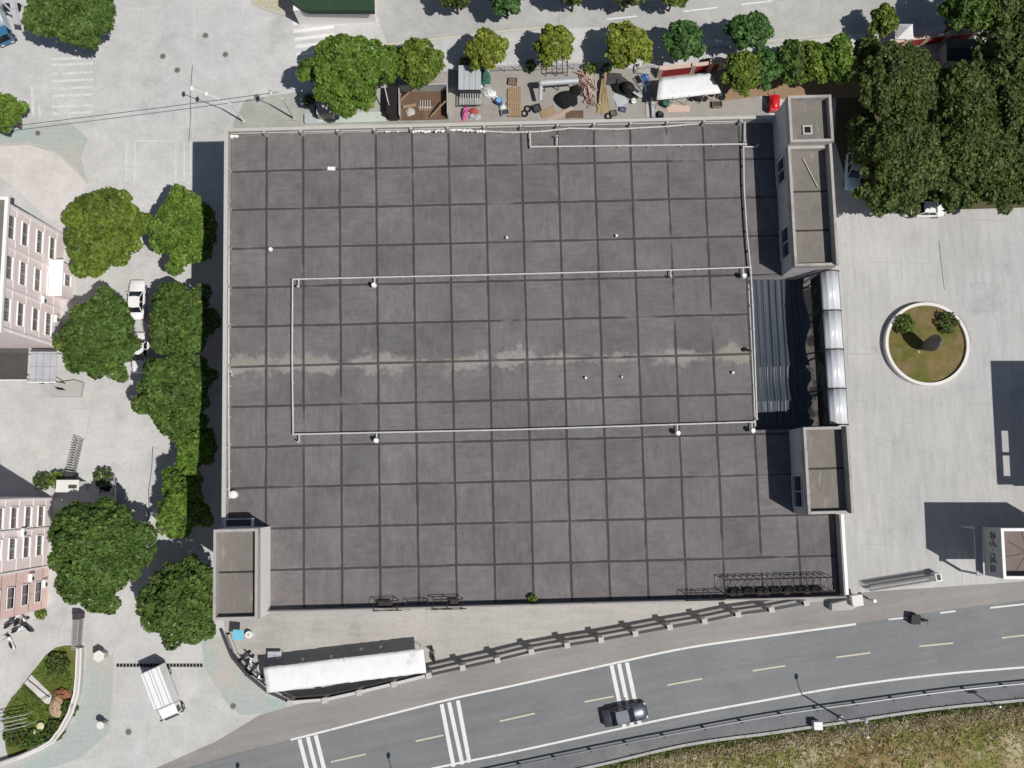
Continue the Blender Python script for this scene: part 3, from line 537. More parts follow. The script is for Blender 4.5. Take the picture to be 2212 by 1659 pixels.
# block standing beyond the right edge: only its shadow is seen
a=G(2262,850); b_=G(2262,1118); t=thing("office_block","grey block at the right edge whose dark shadow lies on the pale plaza","building",(a.x+7,(a.y+b_.y)/2,0)); hy_=(a.y-b_.y)/2
MB().box(-4.3,7,-hy_,hy_,0,11.2).build("wall",m_wallgrey,t); k=MB(); k.box(-7,-6.35,-hy_,hy_,11.7,12); k.box(-5.5,7,-hy_,hy_,11.201,12); k.box(-6.349,-5.501,-.9,hy_,11.7,12); k.box(-6.349,-5.501,-3.6,-3.3,11.7,12); k.box(-6.349,-5.501,-hy_,-5.9,11.7,12); k.build("roof_frame",m_kerb,t)  # unseen overhanging frame, openings shaped to let lit gaps into the shadow
# green-roofed hall at the top edge
m_green=mat("dark green roof", (.028,.062,.034), .3, .8, .15, 6, .6); m_mint=mat("mint roof panel", (.52,.64,.56), .1, .6, .05, 6, .5)
a=G(622,24,4.2); b_=G(808,18,4.2); t=thing("green_hall","hall with a dark green roof rim and mint panels at the top edge","hall",(a.x,a.y,0),ang(a,b_)); Lg=(b_-a).length
MB().box(.4,Lg-.3,.5,9,0,3.4).build("wall",m_whitewall,t); MB().prism([(0,1.5),(1.6,.2),(2.2,0),(Lg,-.25),(Lg,10),(0,10)],3.4,4.2).build("roof",m_green,t)
for i in range(4): MB().box(2.4+i*1.75,2.4+i*1.75+1.6,1.25,8,4.21,4.3).build("roof_panel",m_mint,t)
# ---------------------------------------------------------------- trees and plants
def leaf_mat(name, a, b, c):
    n = NT(name, .6, 0, .25); at = n.t.nodes.new("ShaderNodeAttribute"); at.attribute_name = "leaf"
    f = n.ma('MULTIPLY_ADD', at.outputs["Fac"], 1.15, .45)
    cc = n.mix(n.step(n.noise(.45, 4, .6), .36,.64), a, b); cc = n.mix(n.step(n.noise(1.3, 3, .6), .55,.72), cc, c)
    n.lk(n.scale(cc, f), n.b.inputs["Base Color"])
    n.b.inputs["Transmission Weight"].default_value = 0
    tr = n.t.nodes.new("ShaderNodeBsdfTranslucent"); n.lk(n.scale(cc, n.ma('MULTIPLY', f, 1.1)), tr.inputs[0])
    mx = n.t.nodes.new("ShaderNodeMixShader"); mx.inputs[0].default_value = .10
    n.t.links.new(n.b.outputs[0], mx.inputs[1]); n.t.links.new(tr.outputs[0], mx.inputs[2])
    n.t.links.new(mx.outputs[0], n.t.nodes["Material Output"].inputs[0]); return n.m
m_leaf = [leaf_mat("bright leaves", (.100,.180,.026), (.130,.200,.030), (.165,.225,.058)), leaf_mat("yellow leaves", (.215,.245,.034), (.16,.215,.030), (.27,.28,.075)),
          leaf_mat("mid leaves", (.074,.132,.028), (.095,.150,.030), (.135,.180,.055)), leaf_mat("dark leaves", (.068,.105,.028), (.092,.120,.030), (.135,.155,.050)),
          leaf_mat("cool leaves", (.062,.145,.04), (.082,.165,.042), (.11,.18,.065)), leaf_mat("olive leaves", (.135,.19,.026), (.115,.17,.028), (.185,.215,.048))]
m_bark = mat("bark", (.10,.075,.055), .3, 2, .2, 9, .95)
def leaves(name, blobs, dens, size, m, parent, seed, low=-.35):
    """foliage: many leaf-sized rhombi scattered over the surfaces of a set of overlapping clumps"""
    r_ = np.random.default_rng(seed); B = np.array(blobs); V = []; att = []
    for k, (x,y,z,rx,ry,rz) in enumerate(B):
        n = int(dens*4*rx*ry)+12; d = r_.normal(size=(n,3)); d /= np.linalg.norm(d,axis=1)[:,None]; d = d[d[:,2] > low]; n = len(d)
        rad = r_.uniform(.72,1.06,(n,1)); p = np.array((x,y,z))+d*rad*np.array((rx,ry,rz))
        keep = np.ones(n,bool)
        for j,(x2,y2,z2,a2,b2,c2) in enumerate(B):
            if j != k: keep &= (((p-np.array((x2,y2,z2)))/np.array((a2,b2,c2)))**2).sum(1) > .45
        p, d = p[keep], d[keep]; n = len(p)
        if not n: continue
        nr = d+r_.normal(size=(n,3))*.8; nr[:,2] += .25; nr /= np.linalg.norm(nr,axis=1)[:,None]
        t = np.cross(nr, r_.normal(size=(n,3))); t /= np.linalg.norm(t,axis=1)[:,None]; bt = np.cross(nr,t); s_ = size*r_.uniform(.6,1.35,(n,1))
        V.append(np.stack([p+t*s_, p+bt*s_*.62, p-t*s_, p-bt*s_*.62], 1).reshape(-1,3)); att.append(r_.uniform(0,1,n)*.7+r_.uniform(0,.3))
    V = np.concatenate(V); att = np.concatenate(att); n = len(att)
    me = bpy.data.meshes.new(name); me.vertices.add(n*4); me.vertices.foreach_set("co", V.ravel().astype(np.float32)); me.loops.add(n*4); me.loops.foreach_set("vertex_index", np.arange(n*4,dtype=np.int32))
    me.polygons.add(n); me.polygons.foreach_set("loop_start", np.arange(0,n*4,4,dtype=np.int32)); me.polygons.foreach_set("loop_total", np.full(n,4,dtype=np.int32))
    a_ = me.attributes.new("leaf",'FLOAT','FACE'); a_.data.foreach_set("value", att.astype(np.float32)); me.materials.append(m); me.update(calc_edges=True)
    o = bpy.data.objects.new(name, me); col.objects.link(o); o.parent = parent; return o
def tree(label, px, py, rx, ry, h, kind, group=None, seed=None, name="tree", dens=100, size=.25, cat="tree", zc=.60, fill=1.0):
    rx, ry = rx*1.12, ry*1.13; seed = int(px*7+py*13) if seed is None else seed; r_ = random.Random(seed); z = h*zc; c = G(px,py,z); sc = .0509*(CAM_H-z)/CAM_H; a, b_ = rx*sc, ry*sc; rv = h*(1-zc)
    t = thing(name, label, cat, (c.x,c.y,0), 0, group); blobs = []; rm = (a+b_)/2; lumps=[(r_.uniform(0,6.28), r_.uniform(.75,1.12)) for _ in range(5)]
    blobs.append((0,0,z-.1*rv,a*.62,b_*.62,rv*.72)); n_ = max(14, int(16+rm*rm*3.6))
    for i in range(n_):
        th = 2.39996*i+r_.uniform(-.5,.5); q = math.sqrt((i+.5)/n_)*r_.uniform(.80,1.06)
        k = 1.0+.13*math.sin(3*th+seed)+.09*math.sin(5*th+2*seed); q *= min(k,1.12)*.84
        e = math.sqrt(max(0,1-min(q,1)**2)); zz = z+rv*(e*.74-.10*(q>.6))*r_.uniform(.62,1.15)-rv*.12; s_ = r_.uniform(.13,.25)*(1.10-.25*q)*min(1.35,max(1,4.2/rm)**.5)
        blobs.append((a*q*math.cos(th), b_*q*math.sin(th), zz, max(.45,rm*s_), max(.45,rm*s_), max(.4,min(rv,rm)*s_*.9)))
    leaves("crown", blobs, dens*fill, size, m_leaf[kind], t, seed)
    k = MB(); r0 = .05*rm+.06; k.tube((0,0,0),(0,0,z*.75),r0,8,r0*.6)
    for i in range(5):
        bl = blobs[1+i*max(1,(n_-1)//5)]; k.tube((0,0,z*(.45+.06*i)),(bl[0]*.8,bl[1]*.8,bl[2]),r0*.42,6,r0*.12)
    k.build("trunk", m_bark, t); return t
GW = "trees along the left side of the building"; GS = "street trees along the top road"; GG = "dense grove at the top right"
for a in [
 ("big bright green tree over the crossroads in the top left corner",163,30,100,80,9.5,2,None),
 ("round green tree cut by the left edge above the cream corner plaza",2,245,52,48,7,0,None),
 ("largest yellow-green round tree in front of the pale pink block",230,505,88,98,9.5,5,GW),
 ("oval green tree beside the navy shadow at the top of the row along the building",402,500,68,93,9,0,GW),
 ("dense green tree between the pale pink block and the white cars",220,732,83,92,9.5,2,GW),
 ("densest tree right of the first white car, against the building's shadow",398,692,70,86,9,2,GW),
 ("long bright tree bulging over the lane, middle of the row along the building",386,852,78,94,9,2,GW),
 ("narrow tail of foliage below the long bright tree",428,965,42,50,7,0,GW),
 ("small narrow bright tree above the corner stair tower",398,1085,50,78,7.5,0,GW),
 ("big dark-mottled tree in front of the salmon and pink block",219,1190,102,108,10,2,GW),
 ("broad tree left of the stair tower with the white side, above the parked truck",395,1300,88,83,9,2,GW),
 ("large vivid green tree at the building's top left by the crosswalk",752,162,89,90,9.5,0,GS),
 ("thin green tree squeezed between the vivid large tree and the brown pen",842,142,24,46,6,0,GS),
 ("olive tree above the brown-floored pen",908,142,50,53,6.5,5,GS),
 ("yellowish street tree above the grey slatted shed",1050,112,46,42,6,1,GS),
 ("yellow-green street tree above the silver duct",1196,100,39,42,6,1,GS),
 ("yellowish double-lobed street tree above the bundle of boards",1352,103,52,50,6,1,GS),
 ("green street tree above the red wall",1474,93,45,45,6,4,GS),
 ("tall green street tree right of the tarp, nearest the road",1617,73,50,42,6.5,4,GS),
 ("dark olive tree at the right end of the white tarp",1603,158,44,44,6,5,GS),
 ("small green tree touching the dark olive one right of the tarp",1655,150,28,42,5.5,4,GS),
 ("first green tree of the three above the bare soil by the hatch tower",1708,140,30,50,6,2,GS),
 ("yellow-green tree in the middle of the three above the bare soil",1752,138,30,48,6,5,GS),
 ("right-hand tree of the three above the bare soil, nearest the hatch tower",1803,134,38,54,6.5,0,GS),
 ("dull dark small tree left of the red boundary wall",1872,118,30,36,5.5,3,GS),
 ("small lone round street tree by the top road, left of the white arch",1906,47,28,35,5,5,GS),
 ("dark tree cut by the top edge, its shadow furthest left on the road",985,-5,38,32,6,3,GS),
 ("green tree cut by the top edge beside a white lamp head",1095,2,42,36,6.5,4,GS),
 ("dark tree cut by the top edge above the silver duct",1240,-14,48,28,6.5,3,GS),
 ("dark tree cut by the top edge above the broken white dash",1355,-14,52,28,6.5,3,GS),
 ("small light tree at the right end of the top edge row",1455,-8,28,26,5.5,5,GS),
 ("tall grove tree at the top edge just right of the white arch",2085,25,62,56,9,2,GG),
 ("large shaded grove tree right of the hatch tower",1935,190,88,92,9.5,3,GG),
 ("broad grove tree shading the pale blue van",1945,345,100,92,10,3,GG),
 ("low front grove tree over the parked white car",1925,425,75,45,8,3,GG),
 ("grove tree below the dark teal shed roof",2075,215,74,80,9.5,3,GG),
 ("biggest grove tree in the middle of the wood",2090,335,100,90,10,3,GG),
 ("tall grove tree at the right edge near the red wall's end",2170,135,72,80,10,3,GG),
 ("shady grove tree at the right edge in the middle of the wood",2190,260,76,80,9.5,3,GG),
 ("grove tree at the bottom right of the wood, over the plaza edge",2160,395,78,62,8.5,3,GG),
 ("small front grove tree between the white car and the right edge",2065,415,60,42,7.5,3,GG),
 ("mottled grove tree in the top right corner",2170,28,66,60,9,3,GG),
 ("dark under-storey grove tree left of the broad one",1862,300,34,60,6,3,GG),
]: tree(a[0],*a[1:7],group=a[7])
def shrub(label, px, py, r, h, kind, group=None, name="shrub", seed=0):
    c = G(px,py,h*.5); sc=.0509; t = thing(name,label,"shrub",(c.x,c.y,0),0,group); rr = r*sc; q = random.Random(seed+int(px))
    bl=[(0,0,h*.45,rr*.6,rr*.6,h*.45)]+[(rr*.6*math.cos(i*1.05),rr*.6*math.sin(i*1.05),h*q.uniform(.35,.6),rr*.42,rr*.42,h*.35) for i in range(6)]
    leaves("foliage",bl,130,.15,m_leaf[kind],t,seed+int(py)); MB().tube((0,0,0),(0,0,h*.5),.05,6).build("stem",m_bark,t); return t
shrub("olive shrub at the corner of the pink block by the white hut",124,1036,20,1.6,5)
shrub("low dark hedge in the blue shadow above the pink block",92,1040,20,1.3,3)
shrub("dark shrub beside the folding gate's head",222,1032,22,1.8,3)
shrub("dark bush at the left inside the round planter",1953,700,22,1.7,2); shrub("dark bush at the right rim of the round planter",2045,697,24,1.8,3)
shrub("bushy round dark shrub in the upper part of the garden",123,1435,25,1.2,3)
for i,(x,y,r,k,l) in enumerate([(85,1395+0,12,5,"small brown-green shrub at the salmon corner"),(30,1590,22,3,"low shrub in the bottom left corner of the garden"),(75,1600,24,2,"low shrub along the garden's bottom wall"),(118,1578,22,3,"dark shrub in the garden's lower right bend"),(150,1530,18,3,"dark shrub along the garden wall below the tan rock")]):
    if i==0: x,y=88,1326
    shrub(l,x,y,r,.9,k,seed=i)
w=shrub("tuft of weeds growing on the bottom parapet of the grey roof",1151,1293,8,.7,5); w.location=G(1151,1293,17.3)
# grass tufts and weeds on the bank and in the garden (uncountable)
def tufts(name, m, n, reg, hgt, seed, wdt=.05):
    r_=np.random.default_rng(seed); pts=[]
    while len(pts)<n:
        x,y=reg(r_); g=G(x,y); h=slope_tree.ray_cast(Vector((g.x,g.y,9)),Vector((0,0,-1)))[0]; pts.append((g.x,g.y,(h.z if h else 0)-.01))
    p=np.repeat(np.array(pts),4,axis=0); m_=len(p); d=r_.normal(size=(m_,3)); d[:,2]=np.abs(d[:,2])*.5+.25; d/=np.linalg.norm(d,axis=1)[:,None]; h_=hgt*r_.uniform(.5,1.3,(m_,1)); s_=np.cross(d,r_.normal(size=(m_,3))); s_/=np.linalg.norm(s_,axis=1)[:,None]
    p=p+r_.normal(size=(m_,3))*np.array((.12,.12,0)); V=np.stack([p-s_*wdt,p+s_*wdt,p+d*h_],1).reshape(-1,3)
    me=bpy.data.meshes.new(name); me.vertices.add(m_*3); me.vertices.foreach_set("co",V.ravel().astype(np.float32)); me.loops.add(m_*3); me.loops.foreach_set("vertex_index",np.arange(m_*3,dtype=np.int32)); me.polygons.add(m_)
    me.polygons.foreach_set("loop_start",np.arange(0,m_*3,3,dtype=np.int32)); me.polygons.foreach_set("loop_total",np.full(m_,3,dtype=np.int32))
    a_=me.attributes.new("leaf",'FLOAT','FACE'); a_.data.foreach_set("value",r_.uniform(0,1,m_).astype(np.float32)); me.materials.append(m); me.update(calc_edges=True)
    o=bpy.data.objects.new(name,me); col.objects.link(o); o["kind"]="stuff"; return o
cxs=[p_[0] for p_ in CURB]; cys=[p_[1] for p_ in CURB]
def bank(r_): x=r_.uniform(1100,2260); return x, np.interp(x,cxs,cys)+5+abs(r_.normal())*70
def strawband(r_): x=r_.uniform(1100,2260); k=r_.uniform(); return x, np.interp(x,cxs,cys)+(20+abs(r_.normal())*11 if k<.66 else 10+abs(r_.normal())*75)
def nearc(r_): x=r_.uniform(1100,2260); return x, np.interp(x,cxs,cys)+4+abs(r_.normal())*9
m_straw=leaf_mat("dry grass",(.60,.53,.37),(.46,.38,.24),(.68,.62,.48)); m_greengrass=leaf_mat("green grass",(.19,.24,.05),(.23,.24,.07),(.15,.20,.035))
m_browngrass=leaf_mat('brown grass',(.25,.165,.08),(.19,.13,.06),(.31,.23,.13))
for o,l,c_ in [(tufts('grass',m_browngrass,1300,bank,.4,7),'withered brown grass patches over the bank below the road','grass'),(tufts("grass",m_straw,5200,strawband,.45,1),"dry straw-coloured grass over the bank below the road","grass"),(tufts("grass",m_greengrass,2200,bank,.40,2),"green grass mixed over the bank below the road","grass"),(tufts("weeds",m_leaf[2],1500,nearc,.4,3,.06),"strip of green weeds along the gutter of the road","weeds")]: tag(o,l,c_)
gp=[lw(*p_) for p_ in [(700,420),(560,450),(350,720),(180,900),(70,1100),(80,1450),(300,1500),(560,1380),(700,1160),(780,800)]]
def ingarden(r_):
    while True:
        x,y=r_.uniform(8,180),r_.uniform(1395,1625); c_=False
        for i in range(len(gp)):
            (xa,ya),(xb,yb)=gp[i],gp[i-1]
            if (ya>y)!=(yb>y) and x<(xb-xa)*(y-ya)/(yb-ya)+xa: c_=not c_
        if c_: return x,y
tag(tufts("grass",m_leaf[0],1400,ingarden,.3,5,.06),"short green grass and ground cover of the corner garden","grass")
# ---------------------------------------------------------------- vehicles
def paint(name,c,metal=.0,rough=.28): return mat(name,c,.05,1.0,.02,20,rough,metal,spec=.5)
m_carwhite=paint("white paint",(.84,.84,.84)); m_carblack=paint("dark metallic paint",(.11,.12,.145),.6,.36); m_carteal=paint("pale blue paint",(.42,.56,.60)); m_cargrey=paint("silver paint",(.42,.42,.46),.3,.3); m_carblue=paint("blue paint",(.045,.16,.30)); m_red=paint("red paint",(.62,.015,.02),0,.35)
m_cglass=mat("car glass",(.012,.016,.022),.1,1,0,1,.08,spec=.6); m_tyre=mat("tyre rubber",(.02,.02,.02),.2,3,.1,9,.9); m_lamp=mat("lamp lens",(.75,.75,.72),.05,2,0,1,.15,spec=.6); m_tail=mat("red lens",(.35,.01,.01),.05,2,0,1,.2)
def loft(secs,m=.22):
    """secs: (x, half width, z bottom, z top) cross-sections with rounded shoulders"""
    b=MB(); rows=[]
    for x,w,z0,z1 in secs:
        h=z1-z0; rows.append([(x,-w*.96,z0),(x,-w,z0+h*.45),(x,-w*.95,z0+h*.8),(x,-w*(1-m),z1),(x,0,z1+h*.03),(x,w*(1-m),z1),(x,w*.95,z0+h*.8),(x,w,z0+h*.45),(x,w*.96,z0)])
    n=9; v=[q for r in rows for q in r]
    fs=[(j*n+i,j*n+i+1,(j+1)*n+i+1,(j+1)*n+i) for j in range(len(rows)-1) for i in range(n-1)]+[(j*n+n-1,j*n,(j+1)*n,(j+1)*n+n-1) for j in range(len(rows)-1)]
    return b.add(v,fs+[tuple(range(n))[::-1],tuple(range((len(rows)-1)*n,len(rows)*n))])
def wheels(t,xs,w,r):
    for x in xs:
        for sy in (-1,1):
            o=MB().tube((x,sy*(w-.20),r),(x,sy*(w+.01),r),r,18).build("wheel",m_tyre,t); MB().tube((x,sy*(w+.005),r),(x,sy*(w+.02),r),r*.6,14).build("rim",m_cargrey,o)
def car(name,label,cat,px,py,deg,m_,L=4.5,W=1.78,Hh=1.45,boxy=False,group=None):
    t=thing(name,label,cat,G(px,py),R(deg),group); a,w=L/2,W/2; hb=Hh*.60
    loft([(-a,w*.80,.32,hb*.86),(-a+.12,w*.93,.24,hb*.97),(-a*.55,w,.22,hb),(a*.4,w,.22,hb),(a*.72,w*.98,.22,hb*.93),(a-.14,w*.90,.25,hb*.80),(a,w*.74,.34,hb*.66)]).build("body",m_,t,smooth=True)
    rear=-a*(.90 if boxy else .66); fr=a*.36
    g=MB(); zt=Hh; x0,x1,x2,x3=rear,rear+(.25 if boxy else .55),fr-.62,fr+.12
    g.add([(x0,-w*.86,hb-.02),(x0,w*.86,hb-.02),(x3,-w*.86,hb-.02),(x3,w*.86,hb-.02),(x1,-w*.70,zt-.05),(x1,w*.70,zt-.05),(x2,-w*.70,zt-.05),(x2,w*.70,zt-.05)],[(0,4,5,1),(2,3,7,6),(0,2,6,4),(1,5,7,3),(4,6,7,5)])
    g.build("windows",m_cglass,t)
    rf=MB().prism([(x1-.02,-w*.70),(x2+.02,-w*.70),(x2+.10,0),(x2+.02,w*.70),(x1-.02,w*.70),(x1-.08,0)],zt-.06,zt); o=rf.build("roof",m_,t,.03)
    pl=MB()
    for sy in (-1,1):
        for xa,xb in ((x0,x1),(x3,x2)): pl.tube((xa,sy*w*.865,hb),(xb,sy*w*.70,zt-.03),.05,6)
        pl.tube(((x0+x3)/2,sy*w*.87,hb),((x1+x2)/2,sy*w*.71,zt-.04),.04,6)
    pl.build("pillar",m_,o)
    for sy in (-1,1):
        MB().dome(a-.20,sy*w*.68,hb*.72,.16,.20,.10,8,4,1,0,True).build("headlight",m_lamp,t,smooth=True); MB().box(-a-.01,-a+.14,sy*w*.72-.16,sy*w*.72+.16,hb*.70,hb*.84).build("taillight",m_tail,t,.02)
        MB().dome(fr-.05,sy*(w+.09),hb+.06,.08,.12,.08,8,4,1,0,True).build("mirror",m_,t,smooth=True)
    wheels(t,(-a*.60,a*.62),w,.32); return t
def facing(p,q): a_=G(*p); b_=G(*q); return math.degrees(math.atan2(b_.y-a_.y,b_.x-a_.x))
car("dark_car","glossy dark car driving on the road over the white stripes","car",1349,1540,facing((1300,1549),(1396,1528)),m_carblack,4.75,1.88,1.62)
car("white_car","white sedan parked between the dense green tree and the dark tree","car",300,650,90,m_carwhite,4.5,1.8,1.45,group="white cars in the lane left of the building")
car("white_car","white car half hidden by foliage, parked below the other white sedan","car",308,764,-90,m_carwhite,4.5,1.8,1.45,group="white cars in the lane left of the building")
car("white_car","white car peeping out under the grove trees at the plaza edge","car",1990,455,180,m_carwhite,4.5,1.8,1.46)
car("pale_blue_van","pale blue van in the shade between the stair tower and the grove","van",1838,375,-95,m_carteal,4.3,1.7,1.8,True)
car("silver_car","silver car mostly hidden under the big tree by the white hut","car",238,1068,95,m_cargrey,4.4,1.75,1.5)
def truck(label,px,py,deg,m_box,m_cab,L=5.6,W=2.05,box_h=2.7):
    t=thing("box_truck",label,"truck",G(px,py),R(deg)); a,w=L/2,W/2
    MB().box(-a,a-.1,-w*.8,w*.8,.45,.7).build("chassis",m_steel,t)
    o=MB().box(-a,a-1.45,-w,w,.75,box_h).build("cargo_box",m_box,t,.03)
    for y in (-w*.72,-w*.15,w*.15,w*.72): MB().box(-a+.1,a-1.58,y-.03,y+.03,box_h,box_h+.03).build("roof_rib",m_cargrey,o)
    for x in (-a+.04,a-1.52): MB().box(x-.04,x+.04,-w+.05,w-.05,box_h+.002,box_h+.04).build("roof_rib",m_cargrey,o)
    MB().box(-a-.03,-a-.001,-w+.08,-.02,.85,box_h-.1).build("rear_door",m_cargrey,o); MB().box(-a-.03,-a-.001,.02,w-.08,.85,box_h-.1).build("rear_door",m_cargrey,o)
    c=MB(); x0=a-1.38; c.add([(x0,-w*.93,.6),(x0,w*.93,.6),(a,-w*.90,.6),(a,w*.90,.6),(a+.02,-w*.90,1.2),(a+.02,w*.90,1.2),(x0,-w*.90,2.12),(x0,w*.90,2.12),(a-.38,-w*.84,2.08),(a-.38,w*.84,2.08)],[(0,2,3,1),(2,4,5,3),(4,8,9,5),(8,6,7,9),(6,0,1,7),(0,6,8,4,2),(1,3,5,9,7)])
    cb=c.build("cab",m_cab,t,.05)
    MB().add([(a-.02,-w*.80,1.32),(a-.02,w*.80,1.32),(a-.33,-w*.74,2.03),(a-.33,w*.74,2.03)],[(0,1,3,2)]).build("windshield",m_cglass,cb); bpy.context.view_layer.update()
    for sy in (-1,1):
        MB().box(x0+.35,x0+.95,sy*w*.935-.02,sy*w*.935+.02,1.3,1.95).build("side_window",m_cglass,cb); MB().box(a-.35,a-.2,sy*(w+.14)-.10,sy*(w+.14)+.10,1.3,1.75).build("mirror",m_steel,cb); MB().box(a,a+.05,sy*w*.6-.18,sy*w*.6+.18,.72,.92).build("headlight",m_lamp,cb)
    wheels(t,(-a+1.0,a-.65),w*.97,.38); return t
truck("white box truck with a ribbed cargo roof parked by the black speed bump",364,1490,facing((345,1437),(384,1538)),m_carwhite,m_carwhite)
truck("pale blue truck with a dark blue cab at the top left edge",9,60,facing((0,35),(22,92)),paint("pale cargo roof",(.60,.70,.74)),m_carblue,5.0,1.9,2.5)
m_seat=mat("black seat",(.015,.015,.016),.2,4,.1,12,.6)
def scooter(label,px,py,deg,m_,group=None):
    t=thing("scooter",label,"scooter",G(px,py),R(deg),group)
    for x in (-.58,.62): MB().tube((x,-.055,.26),(x,.055,.26),.26,16).build("wheel",m_tyre,t)
    b=MB().dome(-.42,0,.42,.48,.17,.30,12,5,1,0,True); b.box(-.15,.38,-.15,.15,.28,.36); b.add([(.38,-.20,.30),(.38,.20,.30),(.52,-.22,.95),(.52,.22,.95),(.58,-.12,.30),(.58,.12,.30),(.66,-.13,.9),(.66,.13,.9)],[(0,2,3,1),(4,5,7,6),(0,4,6,2),(1,3,7,5),(2,6,7,3)])
    b.build("body",m_,t,.02); MB().dome(-.38,0,.74,.42,.15,.09,12,4,2,0,True).build("seat",m_seat,t,smooth=True)
    h=MB().tube((.52,-.34,1.02),(.52,.34,1.02),.022,6); h.tube((.62,0,.26),(.50,0,1.03),.04,8); h.tube((.50,-.30,1.02),(.46,-.33,1.25),.012,5); h.dome(.46,-.33,1.27,.03,.07,.05,8,4); h.dome(.46,.33,1.27,.03,.07,.05,8,4); h.build("handlebar",m_steel,t); return t
for x,y,d,m_,l in [(40,1332,35,m_carwhite,"scooter with a white body, nearest the salmon wall"),(50,1342,30,m_carwhite,"white scooter second from the salmon wall in the cluster"),(63,1352,140,m_carblack,"black scooter nearest the garden in the parked cluster"),(46,1358,25,m_carwhite,"white scooter lowest in the cluster by the salmon wall"),(28,1345,40,m_carblack,"black scooter at the left of the cluster by the salmon wall"),(27,1385,120,m_carwhite,"lone white scooter below the parked cluster on the grey yard")]: scooter(l,x,y,d,m_,"scooters parked by the salmon wall")
for x,y,d,m_,l in [(530,1418,40,m_carblack,"black scooter at the top of the clutter beside the white awning"),(541,1430,60,m_carwhite,"white scooter beside the left end of the white awning"),(548,1446,50,m_carblack,"black scooter below the white one at the awning's left end"),(553,1455,-20,m_carwhite,"white scooter wedged between the curved fence and the awning"),(537,1441,80,m_carblack,"black scooter against the curved fence")]: scooter(l,x,y,d,m_,"scooters crowded at the left end of the white awning")
scooter("dark scooter with a white front standing right of the white awning",936,1413,100,m_carblack)
t=thing("cargo_tricycle","small black cargo tricycle on the road near the broken white line","tricycle",G(1980,1337),R(-8))
MB().box(-.95,.05,-.48,.48,.35,.95).build("cargo_box",m_seat,t,.03); MB().tube((.05,0,.5),(.75,0,.45),.06,8).build("frame",m_steel,t); MB().dome(.35,0,.75,.25,.16,.10,10,4,2,0,True).build("seat",m_seat,t); h=MB().tube((.72,-.38,1.0),(.72,.38,1.0),.03,6); h.tube((.85,0,.28),(.70,0,1.0),.05,8); h.build("handlebar",m_steel,t); MB().tube((.85,-.06,.28),(.85,.06,.28),.28,16).build("wheel",m_tyre,t)
for sy in (-1,1): MB().tube((-.5,sy*.5,.28),(-.5,sy*.58,.28),.28,16).build("wheel",m_tyre,t)
t=thing("red_cart","bright red covered cart in the shade beside the hatch tower","cart",G(1668,230),R(88)); MB().box(-.9,.9,-.55,.55,.45,1.25).build("body",m_red,t,.08); MB().dome(0,0,1.25,.85,.5,.3,14,4).build("cover",m_red,t,smooth=True); wheels(t,(-.6,.6),.6,.26); MB().tube((.9,0,.8),(1.35,0,1.0),.04,6).build("handle",m_steel,t)
# ---------------------------------------------------------------- awnings and tarps
m_tarp=mat("white tarpaulin",(.80,.80,.81),.10,.7,.05,6,.6,stain=(.62,.61,.58),samt=(.56,.74),sscale=.5,stretch=(3,1,1))
def awning(name,label,corners,z,sag,n=14,m=5,seed=0,edge=.0,mt=None):
    cs=[G(x,y,z) for x,y in corners]; c0=(cs[0]+cs[2])/2; t=thing(name,label,"awning",(c0.x,c0.y,0)); r_=random.Random(seed); rows=[]
    for j in range(m+1):
        row=[]
        for i in range(n+1):
            u,v=i/n,j/m; p=(cs[0]*(1-u)+cs[1]*u)*(1-v)+(cs[3]*(1-u)+cs[2]*u)*v; row.append((p.x-c0.x+r_.uniform(-edge,edge)*(v in(0,1)),p.y-c0.y+r_.uniform(-edge,edge)*(v in (0,1)),z+.10*math.sin(math.pi*v)-sag*abs(math.sin(u*n/2*math.pi))*.5+r_.uniform(-.05,.05)))
        rows.append(row)
    b=MB().add([q for r in rows for q in r],[((j+1)*(n+1)+i,(j+1)*(n+1)+i+1,j*(n+1)+i+1,j*(n+1)+i) for j in range(m) for i in range(n)])
    o=b.build("sheet",mt or m_tarp,t,smooth=True); s_=o.modifiers.new("thickness",'SOLIDIFY'); s_.thickness=.03
    for i in range(5):
        for a_,b_ in ((cs[0],cs[1]),(cs[3],cs[2])):
            p=a_.lerp(b_,i/4); p=p.lerp(Vector((c0.x,c0.y,z)),.06); MB().tube((p.x-c0.x,p.y-c0.y,0),(p.x-c0.x,p.y-c0.y,z-.05),.04,6).build("post",m_pvc,t)
    fr=MB()
    for i in range(5): a_=cs[0].lerp(cs[1],i/4)-c0; b_=cs[3].lerp(cs[2],i/4)-c0; fr.tube((a_.x,a_.y,z-.06),(b_.x,b_.y,z-.06),.03,6)
    fr.build("frame",m_steel,t); return t
awning("long_awning","long white awning in the paved court beside the fence",[(569,1442),(915,1401),(921,1453),(577,1497)],2.7,.10,30,7,1,.03)
awning("white_tarp","white tarp shelter behind the building beside the red wall",[(1424,169),(1533,157),(1559,201),(1418,216)],2.6,.10,10,5,2,.06)
t=thing("parasol","blue parasol with a round white stool in the court's left corner","parasol",G(525,1366)); o=MB().prism([(-.55,-.5),(.6,-.45),(.62,.5),(-.5,.6)],1.9,1.98).build("cover",paint("sky blue cloth",(.16,.52,.68),0,.7),t); MB().tube((0,0,0),(0,0,1.95),.03,8).build("pole",m_steel,t)
t=thing("round_stool","round white drum beside the blue parasol","drum",G(541,1369)); MB().cyl(0,0,0,.75,.36).build("drum",m_cap,t); MB().cyl(0,0,.752,.77,.2).build("lid",m_kerb,t)
t=thing("work_table","pale work table on legs above the long awning's left end","table",G(597,1413)); MB().box(-.75,.75,-.4,.4,.72,.78).build("top",m_grid,t)
